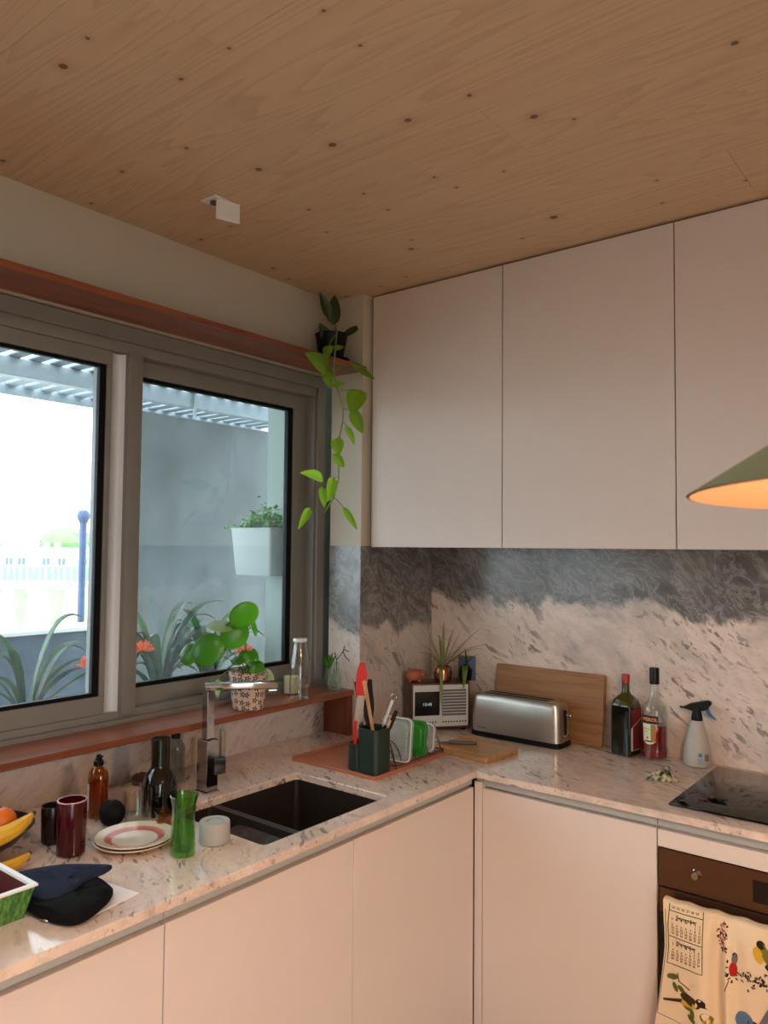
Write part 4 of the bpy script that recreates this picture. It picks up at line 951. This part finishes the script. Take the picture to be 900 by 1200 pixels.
def banana(label, pts, r):
    P = [Vector(p) for p in pts]; c = P[0].copy(); t = thing('banana', label, 'fruit', c); pa = bez(P[0], P[1], P[2], 12)
    rr = [r*max(.28, math.sin(PI*min(1, max(0, (i/12)*.92+.06)))**.45) for i in range(13)]
    rel(MB().tube(pa, rr, 9), c).build('peel', 'banana_peel', t); rel(MB().tube([pa[-1], pa[-1]+(pa[-1]-pa[-2])*.5], [r*.3, r*.26], 6), c).build('tip', 'banana_tip', t)
banana('yellow banana lying over the rim of the fruit bowl', [(0.27, -2.06, .965), (0.40, -1.97, .962), (0.345, -1.872, 1.0)], .021)
banana('small banana under the larger one at the picture edge', [(0.36, -2.06, .922), (0.43, -1.97, .915), (0.39, -1.90, .93)], .015)
def enamel_green():
    m, nt, b = newmat('woven_green'); f = noise(nt, coords(nt, (40, 40, 9)), 3, 4, .7)
    nt.links.new(ramp(nt, f, [(.3, srgb(30, 66, 26)), (.5, srgb(70, 124, 52)), (.7, srgb(140, 180, 100))]), b.inputs['Base Color']); b.inputs['Roughness'].default_value = .6; bump(nt, b, f, .5, .003)
enamel_green(); plain('dark_red_paint', (92, 24, 26), .4); plain('white_paint', (232, 232, 230), .4)
t = thing('green_tray', 'green grass-patterned box tray with white rim and dark red inside', 'tray', (0.545, -2.135, Z0))
def ringbox(z, hx, hy): return [(hx, hy, z), (-hx, hy, z), (-hx, -hy, z), (hx, -hy, z)]
MB().loft([ringbox(.0015, .001, .001), ringbox(0, .068, .112), ringbox(.062, .086, .124), ringbox(.062, .079, .117)], 0, False, False).build('outside', 'woven_green', t, False)
m = MB(); m.loft([ringbox(.0622, .090, .128), ringbox(.0665, .090, .128), ringbox(.0665, .080, .118), ringbox(.0622, .078, .116)], 0, False, False); m.build('rim', 'white_paint', t, False)
MB().loft([ringbox(.0624, .0775, .1155), ringbox(.022, .066, .104), ringbox(.0215, .001, .001)], 0, False, True).build('lining', 'dark_red_paint', t, False)
m = MB()
for z in (.03, .04): m.box(.0762+(z-.03)*.25, .0782+(z-.03)*.25, -.03, .055, z, z+.003)
m.build('line_mark', 'dark_red_paint', t, False)
plain('navy_cloth', (36, 42, 62), .9, var=.12, scale=60, bmp=.3, spec=.15); plain('black_cloth', (14, 14, 16), .9, var=.15, spec=.15)
t = thing('oven_mitt', 'folded navy and black oven mitt on the white napkin', 'oven mitt', (0.60, -1.93, Z0+.0012))
def pillow(poly, z0, h, tilt=(0, 0), steps=5):
    cx = sum(p[0] for p in poly)/len(poly); cy = sum(p[1] for p in poly)/len(poly); rings = []
    prof = [(.90, 0.0), (1.0, .25), (1.0, .55), (.93, .82), (.75, .95), (.35, 1.0)]
    for s, zz in prof: rings.append([(cx+(x-cx)*s, cy+(yv-cy)*s, z0+h*zz+tilt[0]*(x-cx)*s+tilt[1]*(yv-cy)*s+.0035*zz*math.sin(75*x-60*yv+s*5)) for x, yv in poly])
    return MB().loft(rings)
def smooth_poly(p, it=2):
    for _ in range(it):
        q = []
        for i in range(len(p)):
            a, b = p[i], p[(i+1) % len(p)]; q += [(a[0]*.75+b[0]*.25, a[1]*.75+b[1]*.25), (a[0]*.25+b[0]*.75, a[1]*.25+b[1]*.75)]
        p = q
    return p
lo = smooth_poly([(-.07, -.04), (-.02, .06), (.06, .075), (.10, .04), (.135, -.03), (.125, -.065), (.04, -.085), (-.03, -.08)])
pillow(lo, 0, .032).build('mitt_body', 'black_cloth', t)
hi = smooth_poly([(-.115, -.055), (-.08, .02), (-.03, .07), (.012, .100), (.03, .085), (.025, .03), (.055, -.02), (.04, -.07), (-.05, -.075)], 2)
pillow(hi, .031, .014, (-.05, .04)).build('mitt_cuff', 'navy_cloth', t)
plain('napkin_white', (244, 240, 242), .85, var=.02)
m = MB(); po_ = [(.635, -2.0), (.712, -1.945), (.692, -1.818), (.575, -1.835), (.56, -1.95)]
m.loft([[(x, yv, 0) for x, yv in po_], [(x, yv, .0011) for x, yv in po_]]); o = m.build('paper_napkin', 'napkin_white', None, False); o.location = (0, 0, Z0-.0003); tag(o, 'flat white paper napkin under the oven mitt', 'napkin')
t = thing('bottle_cap', 'small silver cap lying by the green tray', 'cap', (0.655, -1.998, Z0+.0013)); MB().lathe([(.012, 0), (.013, .001), (.012, .005), (.009, .006), (0, .0055)], 20).build('disc', 'steel', t)

# ---- drying mat, utensil holder, rack
plain('terracotta_mat', (178, 112, 84), .7, var=.04, scale=20)
t = thing('drying_mat', 'terracotta coloured drying mat on the worktop beside the sink', 'mat', (0.392, -0.697, Z0))
MB().loft([[(x, yv, z) for x, yv in rrect(.37-2*i, .40-2*i, .012, 4)] for z, i in ((0, 0), (.009, 0), (.0105, .0015), (.0105, .005), (.0075, .008), (.0075, .012))]).build('mat', 'terracotta_mat', t)
m = MB()
for k in range(20): m.box(-.165, .165, -.18+k*.0185, -.174+k*.0185, .0072, .0092)
m.build('ridges', 'terracotta_mat', t, False)
MZ = Z0+.0094
plain('holder_green', (22, 43, 35), .45, var=.03)
HO = (0.512, -0.842, MZ)
t = thing('utensil_holder', 'two-tier dark green utensil holder standing on the drying mat', 'utensil holder', HO)
def hollow(w_, l_, r, h, cx, wall=.003):
    return MB().loft([[(x, yv, z) for x, yv in rrect(w_-2*i, l_-2*i, max(.003, r-i), 5, cx, 0)] for z, i in ((0, .002), (.002, 0), (h-.001, 0), (h, .001), (h, wall), (.006, wall+.001))])
hollow(.088, .088, .028, .140, .017).build('tall_cup', 'holder_green', t); hollow(.050, .082, .02, .085, -.042).build('low_cup', 'holder_green', t)
plain('red_silicone', (206, 26, 30), .35, var=.03); plain('brushed', (170, 168, 166), .25, metal=1.0, var=.03)
def flatbar(a, b, w_, th, side=None):
    a, b = Vector(a), Vector(b); d = (b-a).normalized(); s_ = Vector(side or (rt.x, rt.y, 0)); s_ = (s_-d*s_.dot(d)).normalized(); n_ = d.cross(s_)
    ws = w_ if isinstance(w_, (list, tuple)) else [w_, w_]; k = len(ws); rings = []
    for i, ww in enumerate(ws):
        p = a+(b-a)*(i/(k-1)); rings.append([tuple(p+s_*x*ww/2+n_*z*th/2) for x, z in ((-1, -1), (1, -1), (1, 1), (-1, 1))])
    return MB().loft(rings)
def utensil(name, label, parts):
    a = parts[0][1]; t = thing(name, label, 'utensil', a, 0, 'utensils in the green holder')
    for nm, p, q, w_, th, mt in parts: rel(flatbar(p, q, w_, th), a).build(nm, mt, t)
    return t
utensil('kitchen_tongs', 'steel tongs with red silicone tips, tallest in the green holder', [('grip', (.466, -.864, .925), (.477, -.874, 1.068), .011, .008, 'red_silicone'), ('arm', (.476, -.872, 1.04), (.490, -.868, 1.165), .016, .004, 'brushed'), ('arm', (.483, -.858, 1.04), (.498, -.860, 1.165), .010, .004, 'brushed'), ('head', (.490, -.864, 1.15), (.496, -.866, 1.252), [.028, .034, .037, .037, .034, .028, .016], .018, 'red_silicone')])
utensil('black_slice', 'black nylon utensil behind the red tongs', [('handle', (.487, -.835, .96), (.470, -.866, 1.19), [.008, .009, .012], .006, 'black_plastic')])
utensil('black_fork', 'black slotted spoon with broad head next to the tongs', [('handle', (.512, -.842, .96), (.507, -.846, 1.06), .010, .007, 'black_plastic'), ('head', (.507, -.846, 1.055), (.512, -.846, 1.20), [.012, .030, .034, .032, .024, .018, .014], .006, 'black_plastic')])
utensil('wooden_spoon', 'pale wooden spoon handle leaning in the green holder', [('handle', (.530, -.828, .96), (.503, -.864, 1.198), [.010, .010, .011, .014], .008, 'wood_spoon')])
t = utensil('steel_ladle', 'steel handled utensil with a ring end leaning outwards', [('handle', (.523, -.838, .97), (.570, -.800, 1.135), [.006, .008, .010], .003, 'brushed')])
m = MB(); c = Vector((.5735, -.797, 1.146)); m.tube([c+(rt*math.cos(a)+Vector((0, 0, 1))*math.sin(a))*.009 for a in [2*PI*k/14 for k in range(15)]], .002, 6); rel(m, (.523, -.838, .97)).build('ring', 'brushed', t)
utensil('black_peeler', 'black handled knife leaning outwards in the green holder', [('handle', (.532, -.826, .97), (.580, -.792, 1.10), [.010, .014, .017, .012], .010, 'black_plastic')])
utensil('bamboo_stick', 'thin bamboo handle beside the black knife', [('handle', (.540, -.832, .97), (.569, -.803, 1.083), [.006, .007, .008], .004, 'wood_spoon')])
plain('wire_black', (24, 24, 26), .4)
t = thing('dish_rack', 'small black wire rack holding lids on the drying mat', 'dish rack', (0.52, -0.648, MZ))
m = MB()
for x in (-.055, .055): m.tube([(x, -.14, .012), (x, .135, .012)], .0018, 6)
for yv in (-.14, .135): m.tube([(-.055, yv, .012), (.055, yv, .012)], .0018, 6)
m.build('base_frame', 'wire_black', t)
for x in (-.055, .055):
    for yv in (-.138, .132): MB().tube([(x, yv, .001), (x, yv-.012*(1 if yv < 0 else -1)*0, .016)], .0018, 6).build('foot', 'wire_black', t)
for i in range(8):
    yv = -.135+i*.0375; pts = [(-.055, yv, .012)]+[(-.045*math.cos(PI*k/10), yv-.012*math.sin(PI*k/10), .02+.062*math.sin(PI*k/10)) for k in range(11)]+[(.055, yv, .012)]
    MB().tube(pts, .0016, 6).build('arch', 'wire_black', t)
MB().tube([(.056, -.14, .012), (.042, -.152, .085)], .0018, 6).build('end_post', 'wire_black', t)
plain('clear_lid_rim', (206, 210, 210), .35, var=.03); plain('green_plastic', (40, 124, 34), .35, var=.04); plain('beige_plastic', (196, 184, 160), .4, var=.04)
def lid(name, label, loc, w_, h, mat, rz, lean, th=.012, inset=True):
    t = thing(name, label, 'lid', loc, rz, 'container lids in the rack'); t.rotation_euler = (R(lean), 0, rz)
    def rr(z, i, r=.02): return [(x, z, yv+h/2) for x, yv in rrect(w_-2*i, h-2*i, r, 5)]
    m = MB().loft([rr(-th/2, .001), rr(-th/2+.001, 0), rr(th/2-.001, 0), rr(th/2, .001)], 0, False, True); m.loft([rr(-th/2, .001), rr(-th/2, .008), rr(-th/2+.004, .011), rr(-th/2+.004, .018), rr(-th/2+.001, .021)], 0, False, True)
    m.build('lid_body', mat, t)
    a = [(x, -th/2-.0006, yv+h/2) for x, yv in rrect(w_-.004, h-.004, .018, 5)]; MB().tube(a+[a[0]], .0022, 6).build('rim', 'clear_lid_rim' if mat == 'milky' else mat, t)
lid('container_lid', 'large clear plastic container lid in the wire rack', (0.540, -0.742, MZ+.014), .118, .142, 'milky', R(4), -6)
lid('container_lid', 'bright green plastic lid in the wire rack', (0.537, -0.655, MZ+.014), .112, .118, 'green_plastic', R(6), -7)
lid('container_lid', 'small beige plastic lid nearest the radio in the wire rack', (0.533, -0.583, MZ+.014), .098, .098, 'milky', R(4), -6)

# ---- radio with plants on top
plain('silver_face', (198, 198, 196), .4, var=.02); plain('screen_dark', (12, 14, 18), .15)
RA = (0.318, -0.180, Z0); ra_rz = math.atan2(.189, .154)
t = thing('radio', 'retro wooden radio with silver front and dark clock display in the corner', 'radio', RA, ra_rz)
MB().box(-.122, .122, -.055, .055, .008, .190, .006, 3).build('case', 'wood_radio', t)
for x in (-.1, .1):
    for yv in (-.04, .04): MB().lathe([(.01, 0), (.01, .008)], 10, x, yv).build('foot', 'black_plastic', t)
fp = MB().box(-.114, .114, -.0575, -.0545, .018, .181, .001, 1).build('front_panel', 'silver_face', t, False)
ds = MB().box(-.108, -.006, -.0585, -.0572, .062, .156, .0004, 1).build('display', 'screen_dark', fp, False)
emis('clock_digit', (170, 185, 200), .45)
m = text_mb('10:48', .017); m.xf(Matrix.Translation((-.057, -.0588, .106)) @ Matrix.Rotation(R(90), 4, 'X')); m.build('clock_digits', 'clock_digit', fp, False)
plain('slot_grey', (96, 95, 92), .6)
for r_ in range(9): MB().box(.006, .105, -.0580, -.0573, .060+r_*.0118, .0685+r_*.0118).build('grille_slot', 'slot_grey', fp, False)
for i in range(9):
    k = MB().lathe([(.0032, 0), (.003, .002), (0, .002)], 10); k.xf(Matrix.Translation((.008+i*.0118, -.0575, .036)) @ Matrix.Rotation(R(90), 4, 'X')); k.build('button', 'black_plastic', fp)
for i in range(3):
    k = MB().lathe([(.0032, 0), (.003, .002), (0, .002)], 10); k.xf(Matrix.Translation((-.045+i*.0118, -.0575, .036)) @ Matrix.Rotation(R(90), 4, 'X')); k.build('button', 'black_plastic', fp)
RT = Z0+.1905
plain('copper', (168, 108, 76), .22, metal=.9, var=.06)
SPO = (0.340, -0.172, RT)
t = thing('spider_plant', 'thin-leaved air plant in a copper pot on the radio', 'potted plant', SPO)
MB().lathe([(.026, 0), (.034, .004), (.038, .03), (.034, .052), (.031, .058), (.028, .056), (.030, .045), (0, .044)], 28).build('pot', 'copper', t)
SPT = [(.286, -.236, 1.328), (.352, -.184, 1.333), (.416, -.133, 1.31), (.472, -.089, 1.309), (.487, -.077, 1.238), (.268, -.25, 1.24), (.477, -.085, 1.223), (.29, -.233, 1.196), (.309, -.218, 1.158), (.330, -.252, 1.10), (.40, -.262, .96), (.423, -.157, 1.159), (.295, -.229, 1.183), (.406, -.141, 1.214), (.36, -.12, 1.30), (.30, -.14, 1.27), (.25, -.23, 1.20), (.46, -.11, 1.19), (.38, -.25, 1.20), (.44, -.13, 1.27), (.31, -.25, 1.28)]
for i, q in enumerate(SPT):
    b0 = Vector((.345, -.178, 1.135)); e = Vector(q); mid = b0+(e-b0)*.45+Vector((0, 0, .05 if q[2] < 1.26 else .02)); 
    if q[2] < 1.13: mid = b0+Vector((.02, -.05, .07))
    rel(strap(bez(b0, mid, e, 10), .0058), SPO).build('leaf', 'leaf_spider', t)
ALO = (0.405, -0.100, RT)
t = thing('trailing_succulent', 'small dark-leaved trailing plant in a black pot behind the radio plant', 'potted plant', ALO)
MB().lathe([(.02, 0), (.022, .003), (.027, .045), (.024, .045), (.022, .035), (0, .034)], 22).build('pot', 'black_plastic', t)
for q, w_, mt in (((.455, -.095, 1.20), .012, 'leaf_dark'), ((.40, -.10, 1.22), .012, 'leaf_dark'), ((.372, -.125, 1.19), .010, 'leaf_dark')):
    rel(strap(bez((.405, -.1, 1.13), (.405, -.1, 1.17), q, 6), w_*.6), ALO).build('leaf', mt, t)
rel(strap(bez((.405, -.105, 1.13), (.44, -.155, 1.20), (.435, -.165, 1.06), 8), .011), ALO).build('leaf', 'leaf_pothos', t)
plain('terracotta', (168, 92, 62), .6, var=.1, scale=40)
TE = (0.262, -0.262, RT)
t = thing('clay_hedgehog', 'small terracotta animal figure on the left end of the radio', 'figurine', TE, ra_rz)
m = MB().sphere((0, 0, .024), .030, 1.15, .8, .80, 20, 12); m.build('body', 'terracotta', t)
MB().sphere((.030, -.002, .026), .016, 1.1, .8, .9, 14, 8).build('head', 'terracotta', t)
for s in (-1, 1): MB().lathe([(.005, .036), (.006, .043), (0, .048)], 8, .028, s*.009).build('ear', 'terracotta', t)
for x in (-.018, .018):
    for s in (-1, 1): MB().lathe([(.005, 0), (.005, .012)], 8, x, s*.012).build('leg', 'terracotta', t)
# wall socket
plain('socket_blue', (96, 116, 140), .4, var=.02)
t = thing('wall_socket', 'blue grey wall socket with a black plug behind the radio', 'socket', (0.352, -0.0045, 1.126))
m = MB().box(-.042, .042, -.008, .001, -.05, .05, .003, 2); m.build('plate', 'socket_blue', t)
k = MB().lathe([(.02, 0), (.02, .018), (.015, .024), (0, .024)], 18); k.xf(Matrix.Translation((0, -.008, -.005)) @ Matrix.Rotation(R(90), 4, 'X')); k.build('plug', 'black_plastic', t)

# ---- boards, knife, toaster
t = thing('leaning_board', 'large wooden chopping board leaning on the marble behind the toaster', 'chopping board', (0.735, -0.045, Z0)); t.rotation_euler = (R(-6.5), 0, 0)
MB().loft([[(x, yv, z+.1305) for x, z in rrect(.455-2*i, .261-2*i, .008, 3)] for yv, i in ((-.011, .002), (-.009, 0), (.009, 0), (.011, .002))]).build('board', 'wood_board', t)
pol = smooth_poly([(.503, -.470), (.515, -.480), (.735, -.508), (.748, -.500), (.765, -.322), (.757, -.310), (.525, -.240), (.512, -.245)], 1)
m = MB().loft([[(x, yv, z) for x, yv in offset_poly(pol, d)] for z, d in ((0, .002), (.002, 0), (.016, 0), (.018, .002))]); m.xf(Matrix.Translation((-.63, .38, 0)))
t = thing('flat_board', 'pale wooden chopping board lying in the corner under a knife', 'chopping board', (.63, -.38, Z0)); m.build('board', 'wood_board_light', t)
m = MB().box(.098, .1, -.125, -.123, 0, .0); 
plain('knife_handle', (88, 80, 76), .5, var=.05)
t = thing('table_knife', 'knife with a grey handle lying on the pale chopping board', 'knife', (.555, -.415, Z0+.0185), math.atan2(.072, .122))
MB().box(-.02, .082, -.008, .008, 0, .012, .004, 3).build('handle', 'knife_handle', t)
MB().loft([[(-.02, -.008, .005), (-.02, .008, .005), (-.02, .008, .0065), (-.02, -.008, .0065)], [(-.05, -.009, .005), (-.05, .007, .005), (-.05, .007, .0062), (-.05, -.009, .0062)], [(-.075, -.001, .005), (-.075, .001, .005), (-.075, .001, .006), (-.075, -.001, .006)]]).build('blade', 'brushed', t)
plain('toaster_steel', (196, 188, 178), .34, metal=1.0, var=.03, scale=50)
TO = (0.667, -0.131, Z0)
t = thing('toaster', 'long brushed steel toaster on a black base in front of the leaning board', 'toaster', TO)
MB().loft([[(x, yv, z) for x, yv in rrect(.385-2*i, .118-2*i, .03, 6)] for z, i in ((0, .006), (.004, 0), (.018, 0), (.020, .003))]).build('base', 'black_plastic', t)
MB().loft([[(x, yv, z) for x, yv in rrect(.376-2*i*1.2, .110-2*i, .028-i*.5, 6)] for z, i in ((.020, 0), (.09, .0015), (.142, .004), (.156, .008), (.163, .016))]).build('shell', 'toaster_steel', t)
for yv in (-.018, .018): MB().box(-.14, .13, yv-.008, yv+.008, .160, .1642).build('slot', 'black_plastic', t, False)
MB().box(.180, .1915, -.006, .006, .045, .135, .002, 1).build('lever_track', 'black_plastic', t, False)
lv = MB().tube([(.190, 0, .118), (.205, 0, .118)], .003, 8); lv.sphere((.208, 0, .118), .007, seg=12, rings=8); lv.build('lever', 'chrome', t)
for yv in (-.02, 0, .02): k = MB().lathe([(.005, 0), (.0045, .004), (0, .004)], 12); k.xf(Matrix.Translation((.1865, yv, .04)) @ Matrix.Rotation(R(90), 4, 'Y')); k.build('button', 'chrome', t)
m = MB()
for i in range(9): m.box(-.155+i*.0045, -.1525+i*.0045, -.0552, -.0545, .034, .0368)
m.build('logo_mark', 'black_plastic', t, False)

# ---- bottles by the backsplash
plain('dark_green_glass', (14, 18, 10), .08, var=.1); plain('olive_glass', (66, 62, 20), .08, var=.1); plain('cap_red', (176, 24, 30), .35); plain('label_red', (120, 26, 26), .6); plain('label_white', (216, 206, 204), .6)
t = thing('herbal_liqueur_bottle', 'square dark bottle with a red cap beside the leaning board', 'bottle', (1.058, -0.068, Z0), R(-9))
def sq(z, a, r): return [(x, yv, z) for x, yv in rrect(2*a, 2*a, r, 5)]
MB().loft([sq(0, .036, .01), sq(.004, .0395, .01), sq(.165, .0395, .01), sq(.172, .0393, .012)]).build('body', 'dark_green_glass', t)
MB().loft([sq(.1721, .0393, .012), sq(.190, .036, .018), sq(.203, .027, .02), sq(.212, .017, .015), sq(.222, .0135, .013), sq(.255, .0125, .0124)]).build('shoulder_neck', 'olive_glass', t)
MB().lathe([(.0145, .252), (.0145, .279), (.0135, .281), (0, .281)], 20).build('cap', 'cap_red', t)
m = MB().add([(.0399, -.036, .02), (.0399, .036, .02), (.0399, .036, .13), (.0399, -.036, .098)], [(0, 1, 2, 3)]); m.build('label_lower', 'label_white', t, False)
m = MB().add([(.0401, -.022, .022), (.0401, .034, .022), (.0401, .034, .125), (.0401, -.022, .102)], [(0, 1, 2, 3)]); m.build('label_stripe', 'label_red', t, False)
m = MB().add([(.0400, -.036, .099), (.0400, .036, .131), (.0400, .036, .164), (.0400, -.036, .164)], [(0, 1, 2, 3)]); m.build('label_upper', 'label_red', t, False)
plain('aperitif_red', (122, 14, 22), .12, var=.06); plain('label_navy', (22, 30, 62), .5); plain('cap_navy', (13, 15, 28), .4, spec=.3); plain('label_gold', (240, 150, 40), .5); plain('label_cream', (232, 224, 196), .6); plain('label_green', (110, 150, 70), .6); plain('label_orange', (214, 98, 52), .6)
AP = (1.160, -0.066, Z0)
t = thing('aperitif_bottle', 'clear bottle of red aperitif with navy and orange label', 'bottle', AP, 0)
op = [(.040, 0), (.0435, .004), (.0445, .03), (.041, .06), (.0425, .09), (.0425, .16), (.038, .185), (.022, .207), (.0155, .225), (.0135, .27)]
MB().lathe(op+[(r-.002, z) for r, z in reversed(op[2:])]+[(.03, .008), (0, .009)], 36, close=False).build('glass', 'clear_glass', t)
MB().lathe([(.039, .0095), (.0422, .03), (.0388, .06), (.0402, .09), (.0402, .118), (0, .1185)], 36).build('liquid', 'aperitif_red', t)
MB().lathe([(.0165, .258), (.0165, .312), (.0155, .314), (0, .314)], 22).build('cap', 'cap_navy', t)
FA = R(-92)  # label faces the camera side
def wrap(m, r): m.v = [(r*math.cos(FA+x/r), r*math.sin(FA+x/r), z) for x, z, _ in m.v]; return m
def wl_rect(x0, x1, z0, z1, r, mat, nm):
    m = MB().grid(lambda u, v: (x0+(x1-x0)*u, z0+(z1-z0)*v, 0), 14, 1); wrap(m, r).build(nm, mat, t)
wl_rect(-.037, .028, .126, .154, .0432, 'label_navy', 'brand_band')
m = text_mb('APEROL', .0165, True); m.v = [(x-.0045, y_+.140, 0) for x, y_, _ in m.v]; wrap(m, .0435).build('lettering', 'label_gold', t, False)
def shield(x0, x1, zt, zb, r, mat, nm):
    def fn(u, v):
        k = .82+.18*v if v > .12 else .82*math.sqrt(max(.05, v/.12)); x = (x0+x1)/2+(u-.5)*(x1-x0)*k; return (x, zb+(zt-zb)*v, 0)
    m = MB().grid(fn, 12, 14); wrap(m, r).build(nm, mat, t)
shield(-.031, .022, .1255, .056, .0436, 'label_cream', 'paper_label'); shield(.004, .0205, .124, .064, .0438, 'label_orange', 'side_stripe'); shield(.002, .010, .124, .064, .0439, 'label_green', 'side_stripe')
for s, z, sz in (('APERITIVO', .108, .0062), ('1919', .099, .0062)):
    m = text_mb(s, sz); m.v = [(x-.013, y_+z, 0) for x, y_, _ in m.v]; wrap(m, .0440).build('small_lettering', 'label_navy', t, False)
m = MB().add([(-.010+.0045*math.cos(2*PI*k/14), .078+.0045*math.sin(2*PI*k/14), 0) for k in range(14)], [tuple(range(14))]); wrap(m, .0440).build('emblem', 'label_orange', t, False)
wl_rect(-.022, .006, .064, .069, .0440, 'label_navy', 'label_foot')
# spray bottle
m_, nt_, b_ = newmat('frosted'); b_.inputs['Base Color'].default_value = srgb(214, 208, 200); b_.inputs['Roughness'].default_value = .45
tr_ = N(nt_, 'ShaderNodeBsdfTransparent'); tr_.inputs[0].default_value = srgb(240, 240, 238); mx_ = N(nt_, 'ShaderNodeMixShader'); mx_.inputs[0].default_value = .35
nt_.links.new(b_.outputs[0], mx_.inputs[1]); nt_.links.new(tr_.outputs[0], mx_.inputs[2]); nt_.links.new(mx_.outputs[0], nt_.nodes['Material Output'].inputs[0])
plain('water_grey', (150, 158, 158), .2, var=.03); plain('trigger_blue', (30, 96, 150), .4, var=.03); plain('print_blue', (70, 130, 170), .6); plain('barcode', (86, 70, 66), .7)
t = thing('spray_bottle', 'translucent spray bottle with black head and blue trigger by the hob', 'spray bottle', (1.300, -0.056, Z0), R(20))
MB().lathe([(.038, 0), (.0435, .004), (.045, .012), (.0435, .052), (.032, .10), (.0195, .148), (.0165, .155), (.0150, .155), (.018, .147), (.0305, .10), (.042, .052), (.0435, .012), (0, .008)], 32, close=False).build('bottle_body', 'frosted', t)
MB().lathe([(.0425, .0125), (.0408, .052), (.0390, .058), (0, .0585)], 32).build('water', 'water_grey', t)
MB().lathe([(.0185, .148), (.0185, .158), (.0145, .180), (.012, .19)], 20).build('collar', 'black_plastic', t)
hd = [(-.055, .190), (-.04, .189), (-.015, .182), (.020, .184), (.032, .19), (.046, .208), (.046, .216), (.036, .219), (.010, .213), (-.02, .205), (-.042, .193), (-.055, .193)]
MB().loft([[(x, -.010, z) for x, z in hd], [(x, .010, z) for x, z in hd]]).build('spray_head', 'black_plastic', t, False)
tg = [(.024, .192), (.037, .196), (.042, .178), (.060, .158), (.058, .155), (.036, .168), (.028, .180)]
MB().loft([[(x, -.006, z) for x, z in tg], [(x, .006, z) for x, z in tg]]).build('trigger', 'trigger_blue', t, False)
FA = R(-80)
def on_body(nm, mat, x0, x1, z0, z1):
    m = MB().grid(lambda u, v: (x0+(x1-x0)*u, z0+(z1-z0)*v, 0), 8, 2); wrap(m, .0455).build(nm, mat, t)
m = MB().add([(-.002+.007*math.cos(2*PI*k/16), .044+.007*math.sin(2*PI*k/16), 0) for k in range(16)], [tuple(range(16))]); wrap(m, .0456).build('badge', 'print_blue', t, False)
for i in range(3): on_body('text_line', 'print_blue', -.010, .006, .028-i*.006, .030-i*.006)
for i in range(7): on_body('barcode_bar', 'barcode', .014+i*.0024, .0155+i*.0024, .024, .046)
# crumpled paper
def note_mat():
    m, nt, b = newmat('crumpled_note'); f = noise(nt, coords(nt, (30, 30, 30)), 2.2, 3, .6)
    nt.links.new(ramp(nt, f, [(.38, srgb(46, 60, 46)), (.46, srgb(120, 132, 108)), (.55, srgb(206, 194, 164)), (.7, srgb(224, 214, 190))]), b.inputs['Base Color']); b.inputs['Roughness'].default_value = .8
note_mat(); rnd = random.Random(8)
t = thing('crumpled_packet', 'crumpled green and cream wrapper on the worktop by the hob', 'wrapper', (1.262, -0.295, Z0), R(20))
hh = [[rnd.uniform(0, 1) for _ in range(9)] for _ in range(7)]
def crum(u, v):
    i, j = min(8, int(u*8+.5)), min(6, int(v*6+.5)); e = math.sin(PI*u)*math.sin(PI*v); return ((u-.5)*.10+.006*(hh[j][i]-.5), (v-.5)*.06+.006*(hh[j][8-i]-.5), .001+e*(.012+.026*hh[j][i]))
MB().grid(crum, 8, 6).build('foil', 'crumpled_note', t, True, 10)
def crum2(u, v): return (.01+.018*math.cos(PI*u)*1.1+.004*v, (v-.5)*.05, .004+.034*math.sin(PI*u))
MB().grid(crum2, 8, 2).build('fold', 'crumpled_note', t)
